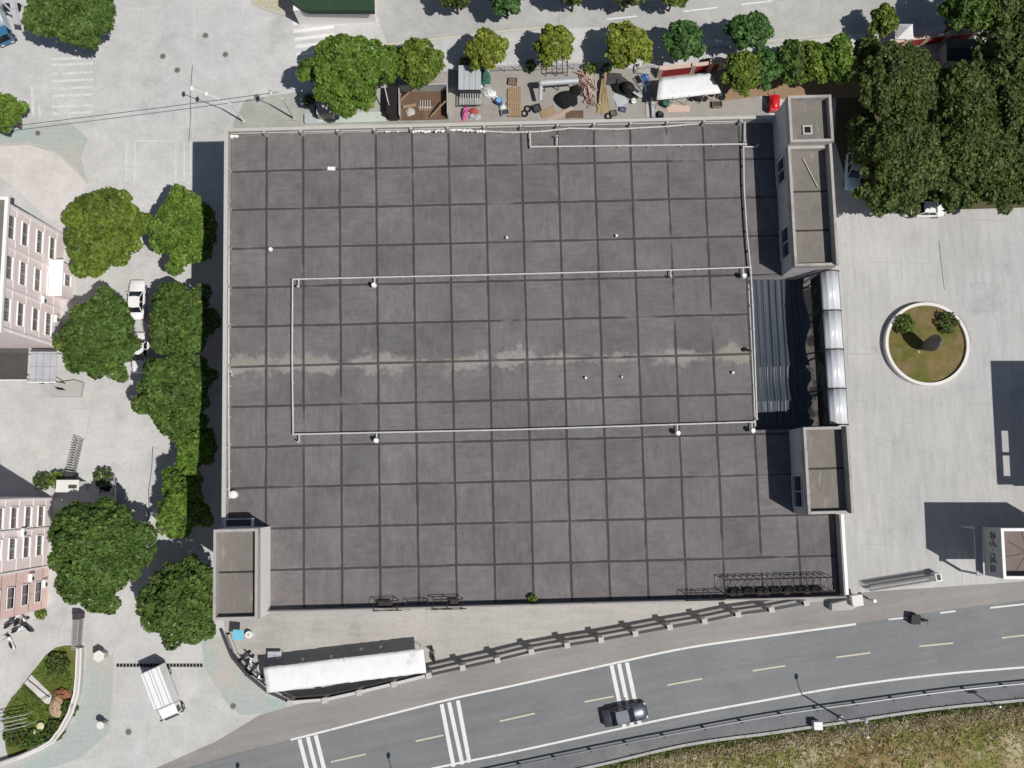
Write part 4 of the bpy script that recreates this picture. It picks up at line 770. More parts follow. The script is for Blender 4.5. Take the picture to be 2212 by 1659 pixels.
for sx in (-1,1):
    for sy in (-1,1): MB().tube((sx*.68,sy*.33,0),(sx*.68,sy*.33,.72),.03,6).build("leg",m_steel,t)
for i,(x,y) in enumerate([(825,1395),(783,1400),(718,1416),(657,1422)]):
    t=thing("bollard",["white bollard furthest right along the awning's shaded upper edge","white bollard second from the right above the awning","white bollard third from the right above the awning","white bollard at the left above the awning, in its shade"][i],"bollard",G(x,y),0,"bollards beside the awning"); MB().cyl(0,0,0,.8,.11).build("post",m_pvc,t); MB().dome(0,0,.8,.17,.17,.12).build("cap",m_cap,t)
# ---------------------------------------------------------------- fences, walls, gates
m_fence=mat("fence render",(.50,.475,.46),.15,.8,.1,6,.9,stain=(.40,.37,.35))
FP=[(484,1376),(500,1418),(532,1456),(575,1492),(628,1517),(703,1511.5),(777,1495),(852,1477),(927,1458),(1000,1441.5),(1075,1425),(1148,1407),(1225,1393),(1298,1381.5),(1372,1368),(1446,1354),(1521,1341.5),(1593,1326.5),(1665,1316.5),(1740,1302)]
FP=[G(x,y,2.0) for x,y in FP]; t=thing("boundary_fence","long curved fence with a low wall, bars and square posts between court and road","fence",(FP[8].x,FP[8].y,0)); f0=Vector((FP[8].x,FP[8].y,0))
Q=[(p-f0) for p in FP]
for i,p in enumerate(Q[4:],4):
    a_=math.atan2((Q[min(i+1,len(Q)-1)]-Q[i-1]).y,(Q[min(i+1,len(Q)-1)]-Q[i-1]).x); o=MB().box(-.22,.22,-.22,.22,0,2.35).box(-.29,.29,-.29,.29,2.351,2.45).build("post",m_fence,t); o.location=(p.x,p.y,0); o.rotation_euler=(0,0,a_)
for i in range(len(Q)-1):
    a_,b_=Q[i],Q[i+1]; d=(b_-a_); Lb=d.length; g=.0 if i<4 else .22
    o=MB().box(g,Lb-g,-.16,.16,0,.55).build("low_wall",m_fence,t); o.location=(a_.x,a_.y,0); rz=math.atan2(d.y,d.x); o.rotation_euler=(0,0,rz)
    rl_=MB().box(g,Lb-g,-.15,.15,1.9,2.06).build("top_rail",m_pvc if 4<=i<=7 else m_steel,o); bars=MB()
    if 4<=i<=7: MB().box(g,Lb-g,.05,.09,.56,1.9).build("screen",m_blk,o)
    n_=max(2,int((Lb-2*g)/.22)); 
    for k in range(n_): x=g+(k+.5)*(Lb-2*g)/n_; bars.box(x-.02,x+.02,-.02,.02,.55,1.9)
    bars.build("bars",m_steel,o)
gw=[lw(*p_) for p_ in [(880,395),(868,700),(850,880),(790,1080),(690,1260),(590,1390),(450,1470),(250,1560),(60,1625),(-60,1660)]]; g0=G(*gw[3]); t=thing("garden_wall","curved white-topped low wall round the corner garden","wall",g0)
wp=[(G(*q)-g0) for q in gw]; MB().strip(wp,.55,0,.75).build("wall",m_fence,t); MB().strip([(q.x-.22,q.y) for q in wp],.17,.752,.06).build("coping",m_coping,t); MB().strip([(q.x+.22,q.y) for q in wp],.17,.752,.06).build("coping",m_coping,t)
m_redwall=mat("red painted brick",(.33,.035,.035),.25,1.2,.2,6,.8); m_copingp=mat("pinkish coping",(.60,.45,.38),.15,1,.1)
def redwall(label,pts,h):
    q0=G(*pts[0]); t=thing("red_wall",label,"wall",q0); q=[G(*p_)-q0 for p_ in pts]; MB().strip(q,.3,0,h).build("wall",m_redwall,t); MB().strip(q,.42,h+.002,.1).build("coping",m_copingp,t)
    for k in range(len(q)): p_=q[k]; MB().box(p_.x-.24,p_.x+.24,p_.y-.24,p_.y+.24,0,h+.35).build("pier",m_copingp,t)
redwall("red boundary wall with pink piers behind the white tarp",[(1422,165),(1492,157),(1530,152),(1552,149)],1.9)
redwall("red boundary wall with pale coping in front of the grove",[(1912,108),(1945,101),(1990,95),(2035,90),(2090,84)],1.8)
t=thing("white_arch","white arched entrance tent by the red wall at the top right","tent",G(1938,88)); 
b_=MB(); b_.add([(-1.0,-.9,2.2),(.9,-.9,2.2),(.9,.9,2.2),(-1.0,.9,2.2),(0,0,3.2)],[(0,1,4),(1,2,4),(2,3,4),(3,0,4)]); b_.build("canopy",m_tarp,t)
for sx in (-1,1):
    for sy in (-1,1): MB().tube((sx*.9,sy*.85,0),(sx*.9,sy*.85,2.2),.05,6).build("post",m_pvc,t)
t=thing("teal_shed","dark teal shed roof among the grove trees","shed",G(2060,128)); m_teal=mat("dark teal sheet",(.018,.045,.055),.3,.6,.15,5,.6); MB().box(-1.7,1.7,-1.1,1.1,0,2.3).build("wall",m_wallgrey,t); MB().add([(-1.9,-1.3,2.31),(1.9,-1.3,2.31),(1.9,1.3,2.31),(-1.9,1.3,2.31),(-1.9,0,2.8),(1.9,0,2.8)],[(0,1,5,4),(2,3,4,5),(0,4,3),(1,2,5),(0,3,2,1)]).build("roof",m_teal,t)
def folding_gate(label,a_,b_,h=1.5,n=22,head=True,rot=0):
    A,B=G(*a_),G(*b_); t=thing("folding_gate",label,"gate",A,ang(A,B)); Lg=(B-A).length
    fr=MB(); sc_=MB()
    for i in range(n+1):
        x=Lg*i/n; 
        for y in (-.28,.28): fr.tube((x,y,.1),(x,y,h),.03,6)
        fr.tube((x,-.28,h),(x,.28,h),.03,6)
        if i<n:
            x2=Lg*(i+1)/n
            for y in (-.28,.28): sc_.tube((x,y,.15),(x2,y,h-.1),.018,5); sc_.tube((x,y,h-.1),(x2,y,.15),.018,5)
    fr.build("frame",m_pvc,t); sc_.build("lattice",m_steel,t)
    if head:
        o=MB().box(-.75,-.05,-.42,.42,.15,1.35).build("motor_head",m_cap if head==2 else m_steel,t,.06); MB().box(-.6,-.2,-.3,.3,1.351,1.38).build("panel",m_steel,o)
    return t
folding_gate("folding lattice gate with a dark head across the lane by the white hut",(161,1018),(177,949),1.5,13)
folding_gate("folding gate with thin hoops beside the garden",(176,1336),(172,1398),1.3,16)
folding_gate("long folding gate with a white head at the plaza's road entrance",(2008,1246),(1872,1268),1.5,40,2)
t=thing("gate_pillar","pale stone gate pillar beside the bottom right corner of the building","pillar",G(1832,1292)); MB().prism([at2(t,*q) for q in [(1790,1302),(1815,1296),(1850,1288),(1852,1305),(1830,1315),(1790,1316)]],0,1.1).build("wall",m_wallgrey,t); MB().prism([at2(t,*q) for q in [(1826,1283),(1849,1280),(1852,1303),(1830,1306)]],1.102,1.9).build("cap",m_coping,t)
t=thing("gate_post","thin white post with a slim shadow by the long folding gate","post",G(1876,1294)); MB().tube((0,0,0),(0,0,1.8),.10,8).build("post",m_pvc,t); MB().box(-.16,.16,-.16,.16,1.8,1.9).build("cap",m_cap,t)
for p_,l in [((1120,470),"hexagonal white pillar at the end of the garden's pavement by the black speed bump"),((1137,1200),"smaller pale pillar at the lower end of the west pavement")]:
    x,y=lw(*p_); t=thing("white_pillar",l,"pillar",G(x,y)); r_=.62 if p_[1]<500 else .42
    MB().cyl(0,0,0,1.3,r_*.8,r_*.8,6).build("shaft",m_wallgrey,t); MB().cyl(0,0,1.301,1.5,r_,r_,6).build("cap",m_coping,t)
t=thing("speed_bump","black speed bump of rubber studs across the lane under the truck","speed bump",G(255,1437)); e_=G(435,1437)-G(255,1437)
for k in range(26): MB().box(e_.x*k/25-.13,e_.x*k/25+.13,e_.y*k/25-.17,e_.y*k/25+.17,.0,.07).build("stud",m_seat,t)
# guardrail
t=thing("guardrail","steel guardrail on short posts along the lower edge of the road","guardrail",G(*RAIL0[2])); gq=[G(x,y)-t.location for x,y in RAIL0]; MB().strip([G(x,y)-t.location for x,y in RAIL],.10,.48,.28).build("rail",mat("galvanised rail",(.16,.165,.18),.15,1,.1,6,.45,.5),t)
gs=[G(x,y)-t.location for x,y in RAIL]; acc=0.0
for a_,b_ in zip(gs,gs[1:]):
    acc+=(b_-a_).length
    if acc>3.7: acc=0.0; MB().box(b_.x-.09,b_.x+.09,b_.y-.24,b_.y-.055,0,.72).build("post",m_steel,t)
# ---------------------------------------------------------------- round planter with monument
c9=G(2000,741); sr=[(math.cos(a_),math.sin(a_),4.75+.22*math.sin(2*a_+1)+.16*math.sin(5*a_)+.10*math.sin(9*a_+2)) for a_ in [2*math.pi*k/72 for k in range(72)]]
MB().add([(c9.x+q[0]*4.4,c9.y+q[1]*4.4,.010) for q in sr]+[(c9.x+q[0]*q[2],c9.y+q[1]*q[2],.010) for q in sr],[(k,72+k,72+(k+1)%72,(k+1)%72) for k in range(72)]).build("plaza stain",mat("damp concrete",(.36,.355,.35),.3,1.2,.2),kind="structure")
c0=G(2000,744,.3); t=thing("round_planter","round white-rimmed planter on the pale plaza","planter",(c0.x,c0.y,0)); b_=MB(); n_=64; r1,r0=4.62,4.30; hh_=.75
ring=lambda r,z:[(r*math.cos(2*math.pi*i/n_),r*math.sin(2*math.pi*i/n_),z) for i in range(n_)]
b_.add(ring(r1,0)+ring(r1,hh_)+ring(r0,hh_)+ring(r0,.2),[(k*n_+i,k*n_+(i+1)%n_,(k+1)*n_+(i+1)%n_,(k+1)*n_+i) for k in range(3) for i in range(n_)]); b_.build("rim",m_coping,t)
MB().add([(0,0,.62)]+ring(r0*.55,.58)+ring(r0-.01,.42),[(0,1+i,1+(i+1)%n_) for i in range(n_)]+[(1+i,1+n_+i,1+n_+(i+1)%n_,1+(i+1)%n_) for i in range(n_)]).build("lawn",m_bedgrass,t,smooth=True)
m_stone=mat("dark stone",(.15,.14,.14),.3,1.2,.2,6,.7); q=G(1990,750); t=thing("monument","tall dark leaf-shaped stone standing in the round planter","monument",(q.x,q.y,.3)); b_=MB(); rows=[]
for z,w_,d_ in [(0,.36,.32),(.6,.48,.36),(1.5,.72,.38),(2.5,.90,.34),(3.4,.86,.30),(4.2,.58,.24),(4.9,.08,.08)]: rows.append([(d_*math.cos(a_),w_*math.sin(a_),z) for a_ in [2*math.pi*i/14 for i in range(14)]])
b_.add([p_ for r in rows for p_ in r],[(j*14+i,j*14+(i+1)%14,(j+1)*14+(i+1)%14,(j+1)*14+i) for j in range(6) for i in range(14)]+[tuple(range(84,98))]); b_.build("stone",m_stone,t,smooth=True); MB().box(-.6,.6,-.7,.7,0,.3).build("plinth",m_wallgrey,t)
# ---------------------------------------------------------------- gatehouse with its lettered fascia
KZ=8.0; A=G(2162,1142,KZ); Bq=G(2164,1250,KZ); t=thing("gatehouse","grey gatehouse with dark lettering on its fascia at the right edge of the plaza","gatehouse",(A.x,(A.y+Bq.y)/2,0)); hy_=(A.y-Bq.y)/2; m_gwall=mat("grey cladding",(.40,.40,.42),.08,.6,.05)
MB().box(1.6,9,-hy_+1.0,hy_-.5,0,4.2).build("wall",m_wallgrey,t); f=MB(); f.box(0,.25,-hy_,hy_,4.3,KZ); f.box(.25,9,-hy_,-hy_+.25,4.3,KZ); f.box(.25,9,hy_-.25,hy_,4.3,KZ); f=f.build("fascia",m_gwall,t)
MB().box(.26,9,-hy_+.26,hy_-.26,4.25,KZ-1.5).build("soffit",m_wallgrey,t); rf_=mat("pinkish roof slab",(.20,.155,.145),.2,.7,.15,5,.9,stain=(.17,.17,.15)); MB().box(.30,8.9,-hy_+.30,hy_-.30,KZ-1.49,KZ-1.3).build("roof",rf_,t); sj=MB()
for k in range(8): a_=k*math.pi/4+.2; sj.strip([(3.2,0),(3.2+2.3*math.cos(a_),2.1*math.sin(a_))],.07,KZ-1.295)
sj.build("seam",m_joint,t)
k=MB(); k.box(-.04,.24,-hy_-.04,hy_+.04,KZ+.001,KZ+.09); k.box(.241,9,hy_-.24,hy_+.04,KZ+.001,KZ+.09); k.box(.241,9,-hy_-.04,-hy_+.24,KZ+.001,KZ+.09); k.build("coping",m_cap,t)
MB().box(-.75,-.05,-hy_-.1,hy_+.1,3.9,4.05).build("canopy",m_gwall,t)
for y in (-hy_+.1,hy_-.1): MB().box(-.6,-.4,y-.1,y+.1,0,3.9).build("column",m_gwall,t)
# lettering strokes: (along the fascia, up) as seen on the sign, in metres
st=[(1.55,6.75,1.9,6.75),(1.3,6.45,2.05,6.45),(1.5,6.9,1.5,5.6),(1.85,6.9,1.85,5.6),(1.25,6.1,2.1,6.1),(.75,6.9,1.1,6.2),(.9,6.5,.9,5.6),(1.2,6.35,.6,6.35),(.6,6.95,.75,6.75),(1.05,5.65,.6,5.8),(.2,6.2,.32,6.2),(-.15,6.5,-.15,5.7),(-.15,6.5,-1.0,6.4),(-.5,6.2,-1.0,6.0),(-1.0,6.8,-.75,6.6),(-.3,5.7,-1.1,5.75),(-.75,6.35,-.75,5.75),(-1.3,6.3,-1.9,6.3),(-1.45,6.6,-1.45,5.7),(-1.75,6.6,-1.75,5.7),(-1.3,5.9,-1.95,5.9),(-1.3,5.65,-2.0,5.65)]
ch=MB()
for (ya,za,yb,zb) in st: ch.tube((-.03,ya,za),(-.03,yb,zb),.065,5)
ch.build("lettering",mat("dark letters",(.19,.19,.21),.1,2),t)
# ---------------------------------------------------------------- lamps, poles, cables
def lamp(label,base,arm,h,m_=None,two=False,name="street_lamp"):
    t=thing(name,label,"street lamp",G(*base)); pm=m_ or m_pvc; a_=Vector((arm[0],arm[1],0))
    MB().tube((0,0,0),(0,0,h),.11,10,.07).build("pole",pm,t); MB().path([Vector((0,0,h-.05)),a_*.45+Vector((0,0,h+.35)),a_+Vector((0,0,h+.45))],.045,8).build("arm",pm,t)
    for s_ in ((1,) if not two else (1,.62)):
        q=a_*s_+Vector((0,0,h+.42)); o=MB().dome(q.x,q.y,q.z,.22,.34,.10,12,4,1,0,True).build("lamp_head",pm,t,smooth=True); o.name="lamp_head"
    MB().box(-.22,.22,-.22,.22,0,.25).build("base",m_wallgrey,t); return t
lamp("white lamp with a long bent arm at the top left corner of the grey building",(528,264),(-4.2,1.6),5.2,m_cap,True)
lamp("pale lamp pole behind the top parapet left of the vivid tree",(636,257),(-1.2,.5),5.6)
lamp("street lamp on the grassy bank below the road, near the right",(1815,1550),(-.3,1.7),8.0,m_cargrey)
lamp("street lamp below the road, its lamp shadow near the left rumble stripes",(931,1722),(-.3,1.7),8.0,m_cargrey); lamp("street lamp below the road at the lower left, its shadow by the side lane",(604,1744),(-.3,1.7),8.0,m_cargrey)
t=thing("sign_post","short double-headed sign post by the guardrail at the right","sign post",G(2128,1512)); MB().tube((0,0,0),(0,0,3.2),.06,8).build("pole",m_cargrey,t); MB().box(-.55,-.05,-.05,.05,2.4,3.2).build("panel",m_steel,t); MB().box(.1,.55,-.05,.05,2.6,3.2).build("panel",m_steel,t)
t=thing("white_box","white cabinet in the weeds below the guardrail","cabinet",G(1761,1563)); MB().box(-.4,.4,-.35,.35,0,1.0).build("casing",m_cap,t,.03); MB().box(-.45,.45,-.4,.4,1.001,1.08).build("lid",m_ac,t)
t=thing("marker_post","thin white and blue marker post on the bank","post",G(1873,1556)); MB().tube((0,0,0),(.1,-.3,1.9),.05,8).build("pole",m_cap,t); MB().tube((.12,-.34,1.9),(.14,-.40,2.1),.055,8).build("tip",m_carblue,t)
t=thing("utility_pole","pale lilac utility pole with a glazed panel in the top left corner","pole",G(58,55)); MB().tube((0,0,0),(0,0,6.5),.13,10,.09).build("pole",paint("lilac grey",(.62,.60,.68),0,.5),t); MB().add([(.2,-1.4,3.0),(1.0,-1.5,3.0),(.9,.9,4.2),(.1,.9,4.2),(.2,-1.4,3.06),(1.0,-1.5,3.06),(.9,.9,4.26),(.1,.9,4.26)],[(0,1,2,3)[::-1],(4,5,6,7),(0,4,7,3),(1,2,6,5),(0,1,5,4),(2,3,7,6)]).build("panel",m_grid,t)
t=thing("dark_car_roof","low black handcart against the kerb in the top left corner","cart",G(30,19)); MB().box(-1.0,1.0,-.35,.35,.3,.7).build("bed",m_seat,t,.04); wheels(t,(-.6,.6),.4,.22); MB().tube((1,0,.6),(1.5,0,.9),.03,6).build("handle",m_steel,t); t.name="handcart"
P0=G(-60,283,6.0); P1=G(600,199,6.0); P2=G(720,183,6.0); t=thing("overhead_cable","long dark cable crossing the crossroads from left to the vivid tree","cable",P0); cb=[]
for i in range(21):
    u=i/20; p_=P0.lerp(P1,u); cb.append(Vector((p_.x-P0.x,p_.y-P0.y,-.35*4*u*(1-u)*.4)))
MB().path(cb,.035,6).build("cable",m_steel,t)
m_iron=mat("iron lid",(.15,.145,.14),.4,3,.2,9,.7)
for i,(x,y,l) in enumerate([(444,77,"upper manhole cover in the middle of the crossroads"),(352,122,"manhole cover left of a short crack in the crossroads"),(383,152,"larger manhole cover just below right of the cracked one"),(487,118,"manhole cover furthest right in the crossroads"),(82,288,"manhole cover in the pavement above the cream corner plaza"),(278,1581,"manhole cover in the lane below the parked truck"),(504,1525,"manhole cover at the edge of the teal pavement near the awning"),(343,1131,"manhole cover in the lane between the two broad trees"),(555,210,"manhole cover near the top left lamp pole")]):
    t=thing("manhole_cover",l,"manhole cover",G(x,y),0,"round manhole covers"); MB().cyl(0,0,.0,.035,.42,.42,24).build("ring",m_wallgrey,t); MB().cyl(0,0,.036,.045,.30,.30,24).build("lid",m_iron,t)
# ---------------------------------------------------------------- hut by the left gate, garden furniture
A=G(147,1041,2.6); t=thing("gate_hut","small white gate hut with a slot in its roof beside the pink block","hut",(G(170,1050).x,G(170,1050).y,0)); MB().box(-.85,.85,-.5,.5,0,2.5).build("wall",m_whitewall,t); MB().box(-1.2,1.2,-.65,.65,2.501,2.65).build("roof",m_coping,t); MB().box(.1,1.0,-.25,.15,2.651,2.66).build("skylight",m_dgrey,t); MB().box(-.87,-.851,-.3,.3,.9,2.0).build("window",m_glassd,t)
t=thing("boardwalk","short pink and grey slab walkway crossing the garden","walkway",G(*lw(390,850))); a_=[at2(t,*lw(*q)) for q in [(350,680),(565,890),(545,1010),(480,990),(260,800)]]; MB().prism([at2(t,*lw(*q)) for q in [(270,780),(345,690),(560,900),(545,1000),(500,1000)]],.02,.18).build("deck",m_cream,t); MB().strip([at2(t,*lw(*q)) for q in [(310,740),(540,930)]],.12,.182,.02).build("joint",m_steel,t); MB().strip([at2(t,*lw(*q)) for q in [(265,795),(430,970),(570,905)]],.07,.5,.06).build("rail",m_steel,t)
t=thing("pergola","small pergola of pale bars over a dark bed in the garden","pergola",G(*lw(230,1150)))
for k_ in range(4): MB().strip([at2(t,*lw(*q)) for q in [(90,1130+k_*42),(390,1070+k_*38)]],.07,2.0,.08).build("slat",m_wallgrey,t)
for q in [(110,1127),(370,1075),(110,1252),(370,1190)]: x,y=at2(t,*lw(*q)); MB().tube((x,y,0),(x,y,2.0),.05,6).build("post",m_pvc,t)
for q,l,r_ in [((450,1235),"larger pale yellow round stone in the garden",.42),((402,1303),"smaller pale yellow round stone in the garden",.36)]:
    t=thing("round_stone",l,"stone",G(*lw(*q))); MB().cyl(0,0,0,.4,r_*.9).build("drum",m_kerb,t); MB().dome(0,0,.4,r_,r_,.14,14,4).build("top",mat("pale yellow stone",(.62,.60,.36),.15,2),t,smooth=True)
t=thing("tan_rock","tan garden rock with reddish dry plants beside the curved wall","rock",G(*lw(615,1010))); MB().dome(0,-.2,0,.75,1.15,.8,12,5,7,.16).build("rock",mat("tan rock",(.45,.33,.22),.3,1,.2),t); o=MB().dome(.5,1.1,0,.9,.7,.6,12,5,9,.3).build("dry_plants",mat("reddish twigs",(.26,.12,.06),.4,2,.3),t)
# ---------------------------------------------------------------- clutter in the back yard behind the building
m_wood=mat("weathered timber",(.34,.24,.15),.25,1.0,.2,5,.9,stretch=(1,6,1)); m_rustroof=mat("rust brown sheet",(.14,.085,.055),.35,.9,.25,5,.85,stain=(.20,.15,.11)); m_galv=mat("galvanised sheet",(.50,.53,.55),.2,.7,.12,5,.5,.2); m_bluepl=paint("blue plastic",(.03,.12,.34),0,.4); m_pinkcl=mat("pink cloth",(.66,.16,.36),.25,2,.1); m_redcl=mat("red cloth",(.48,.10,.09),.3,2,.1); m_scrap=mat("rusty scrap",(.20,.13,.115),.4,1.6,.25,7,.9); m_straw2=mat("dry palm leaves",(.35,.27,.15),.3,2,.2,7,.95,stretch=(5,.6,1)); m_net=mat("green netting",(.05,.15,.11),.3,2,.2)
def yard(name,label,cat,x,y,deg=0): return thing(name,label,cat,G(x,y),R(deg))
t=yard("brown_pen","open pen with a rusty brown floor, rails and timber behind the building","pen",917,228,1.5); MB().box(-2.65,2.65,-1.7,1.6,0,.12).build("floor",m_rustroof,t)
for x in (-2.7,2.7): MB().box(x-.05,x+.05,-1.7,1.75,0,1.7).build("side_wall",m_galv,t)
MB().box(-2.64,2.64,1.62,1.74,0,1.9).build("back_wall",m_galv,t); MB().path([(-2.6,-.1,1.65),(-.9,1.5,1.7)],.07).path([(.7,-1.5,.5),(2.5,-.2,1.6)],.10).build("beam",m_wood,t); k=MB()
for i in range(5): k.tube((-.5+.28*i,-.6,.14),(-.45+.28*i,.5,.3),.05,6)
k.tube((-.7,-.3,.3),(.9,-.35,.3),.05,6); k.build("pale_bars",m_pvc,t); MB().dome(-1.6,-.8,.1,.55,.5,.35,10,4,3,.2).build("sack",m_kerb,t); MB().tube((-2.4,-.25,.35),(-.9,-.05,.4),.2,10).build("log",m_wood,t)
t=yard("shadow_block","narrow maroon-black box painted as the shadowed pit left of the brown pen","shed",851,232); MB().box(-.5,.5,-1.6,1.6,0,1.9).build("wall",mat("shadow maroon",(.05,.035,.035),.3,1),t); MB().box(-.56,.56,-1.7,1.7,1.901,2.0).build("roof",mat("shadow black",(.022,.017,.018),.3,1),t)  # dark box stands in for the shadowed pit beside the pen
t=yard("grey_shed","shed with a pale sheet-metal roof and slatted front by the green netting","shed",1017,190,0); MB().box(-1.15,1.15,-1.2,1.3,0,2.6).build("wall",m_steel,t); b_=MB()
for i in range(4): b_.box(-1.25+.63*i,-1.25+.63*i+.60,-1.35,1.45,2.61+.01*(i%2),2.7+.01*(i%2))
b_.build("roof",m_galv,t); k=MB()
for i in range(9): k.box(-1.1+.27*i,-1.0+.27*i,-2.5,-1.21,1.2,1.3)
k.build("slats",m_galv,t); MB().box(-1.2,1.2,-2.55,-2.45,1.05,1.19).build("rail",m_steel,t)
t=yard("green_net","crumpled green netting beside the pale shed roof","net",1045,172); MB().dome(0,0,0,.75,.9,1.6,12,5,4,.22).build("net",m_net,t)
t=yard("chimney_drum","open-topped pale drum with a black mouth above the netting","drum",1051,149); MB().cyl(0,0,0,1.5,.42).build("drum",m_coping,t); MB().cyl(.03,0,1.501,1.51,.30).build("mouth",m_blk,t)
t=yard("pink_laundry","pink cloth hung over rails beside the pale shed","laundry",1005,246,75); MB().dome(0,0,0,.9,.32,.8,12,5,6,.25).build("cloth",m_pinkcl,t); 
t=yard("red_laundry","heap of red and white cloth right of the pink laundry","laundry",1024,243); MB().dome(0,.1,0,.55,.35,.6,10,5,8,.3).build("cloth",m_redcl,t); MB().dome(.1,-.55,0,.7,.4,.5,10,5,9,.3).build("pale_cloth",m_galv,t)
t=yard("blue_barrel","blue plastic barrel with white bags by the yard boards","barrel",1078,223); MB().cyl(0,0,0,.95,.36).build("barrel",m_bluepl,t); MB().cyl(0,0,.951,.98,.30).build("lid",paint("light blue plastic",(.20,.42,.68),0,.4),t)
for x,y,r_,l in [(1060,205,.7,"large white sack heap below the green netting"),(1071,215,.45,"small white sack between the netting and the blue barrel"),(1085,234,.4,"white sack below the blue barrel")]:
    t=yard("white_sack",l,"sack",x,y); MB().dome(0,0,0,r_,r_*.7,.6,10,4,int(x),.22).build("sack",m_cap,t); MB().dome(.1,.1,.5,.12,.12,.18,8,3).build("knot",m_cap,t)
t=yard("board_stack","upright stack of timber boards left of the silver duct","boards",1111,222)
k=MB()
for i in range(6): k.box(-.75+.26*i,-.52+.26*i,-1.7,1.6+.1*(i%3),.0,.25+.03*(i%2))
k.build("boards",m_wood,t); MB().box(-.8,.8,-.3,-.1,.29,.36).build("batten",m_wood,t)
t=yard("silver_duct","bent silver duct raised on legs behind the top parapet","duct",1205,195,4); k=MB(); k.tube((-1.9,0,2.3),(2.2,0,2.3),.36,14); k.dome(-1.95,0,2.3,.36,.36,.36,12,6,0,0,True); k.tube((-2.0,-.05,2.25),(-2.15,-1.5,1.3),.22,12); k.build("duct",m_galv,t,smooth=False)
for x in (-1.5,0,1.8): MB().tube((x,0,0),(x,0,2.2),.06,6).build("leg",m_steel,t)
t=yard("shadow_mound","big black mound painted as the shadow under the silver duct","tarp",1222,216); MB().dome(0,0,0,1.3,1.0,.7,14,5,5,.18).build("tarp",m_blk,t); MB().dome(1.2,1.1,0,.8,.6,.5,10,4,6,.2).build("fold",m_blk,t)  # black mounds put the big shadow under the duct into colour
for i,(x,y,s_,l) in enumerate([(1262,190,1.0,"tangled heap of rusty scrap right of the silver duct"),(1275,215,.8,"lower heap of rusty scrap with a white can"),(1258,168,.6,"small scrap heap at the top of the yard")]):
    t=yard("scrap_heap",l,"scrap",x,y); MB().dome(0,0,0,s_*.75,s_*1.0,s_*.5,12,4,i+20,.28).build("pile",m_scrap,t); k=MB(); rn=random.Random(i)
    for _ in range(12): a_=Vector((rn.uniform(-1,1)*s_,rn.uniform(-1.2,1.2)*s_,rn.uniform(.2,.7)*s_)); k.path([a_,a_+Vector((rn.uniform(-.7,.7),rn.uniform(-.7,.7),rn.uniform(-.2,.5)))*s_,a_+Vector((rn.uniform(-.9,.9),rn.uniform(-.9,.9),rn.uniform(-.2,.2)))*s_],.05,5)
    k.build("pipes",m_copingp,t)
t=yard("palm_pile","fan of dry palm leaves and boards beside the scrap","pile",1302,212); k=MB(); rn=random.Random(3)
for i in range(26): a_=rn.uniform(-.62,.62); x=rn.uniform(-.3,.3); k.add([(x+math.sin(a_)*1.2-.1,-1.9+abs(a_)*.4,.1),(x+math.sin(a_)*1.2+.1,-1.9+abs(a_)*.4,.1),(x*.4+.06,1.9,.7+rn.uniform(-.2,.3)),(x*.4-.06,1.9,.7+rn.uniform(-.2,.3))],[(0,1,2,3)])
k.build("leaves",m_straw2,t); MB().tube((.1,1.0,.6),(.3,3.2,1.0),.18,8).build("stem",m_wood,t)
t=yard("concrete_mixer","dark concrete mixer with a grey chute left of the blue ladder","mixer",1355,196,-35); MB().dome(0,0,.9,.8,.65,.7,14,7,0,0,True).build("drum",m_seat,t); MB().box(-.3,1.9,-.16,.16,.7,.8).build("chute",m_galv,t); MB().tube((-1.5,.2,.3),(1.2,.2,.5),.35,10).build("frame",m_steel,t); MB().dome(-.7,-.2,0,1.5,.8,.5,12,4,2,.2).build("sheet",m_blk,t)  # the black sheet part paints in the dark shadow round the mixer
t=yard("grey_boulders","pale grey lump of rubble at the left end of the red wall","rubble",1398,152); MB().dome(0,0,0,1.5,.75,.8,12,5,3,.22).build("rubble",m_wallgrey,t); MB().dome(-.9,.3,.4,.3,.25,.6,8,4,5,.2).build("stone",m_coping,t)
t=yard("blue_ladder","blue metal frame leaning by the left end of the white tarp","ladder",1396,192,25); k=MB()
for x in (-.35,.35): k.tube((x,-1.3,.1),(x,1.0,1.7),.05,6)
for i in range(6): y=-1.2+.42*i; k.tube((-.35,y,.15+.29*i),(.35,y,.15+.29*i),.035,6)
k.build("frame",m_bluepl,t); MB().box(-.25,.25,.5,1.3,.9,1.2).build("box",m_bluepl,t)
t=yard("gas_cylinder","slim silver cylinder lying below the left end of the tarp","cylinder",1408,232,92); k=MB().tube((-1.3,0,.35),(.8,0,.4),.16,10,.22); k.dome(.8,0,.4,.25,.22,.22,10,5,0,0,True); k.build("body",m_galv,t); MB().box(-1.2,.9,.28,.7,0,.1).build("pallet",m_wallgrey,t)
t=yard("white_bucket","white bucket and cloth left of the silver cylinder","bucket",1368,222); MB().cyl(0,0,0,.5,.22,.28).build("bucket",m_cap,t); MB().path([(-.27,0,.5),(0,0,.8),(.27,0,.5)],.015,5).build("handle",m_steel,t)
t=yard("green_bin","dark green bin sticking out below the white tarp","bin",1437,228); MB().cyl(0,0,0,.9,.33,.4,8).build("body",m_net,t); MB().cyl(0,0,.901,.96,.42,.3,8).build("lid",m_net,t)
t=yard("stacked_pots","row of dark pots at the lower edge of the white tarp","pots",1508,216)
for i in range(4): MB().cyl(-.75+.5*i,.1*math.sin(i*2),0,.6,.2,.27,12).build("pot",m_seat,t)
t=yard("black_heap","small black heap by the top parapet under the silver cylinder","heap",1425,250); MB().dome(0,0,0,.45,.5,.55,10,4,3,.2).build("heap",m_blk,t); MB().box(-.2,.2,-.15,.15,.4,.6).build("brick",m_steel,t)
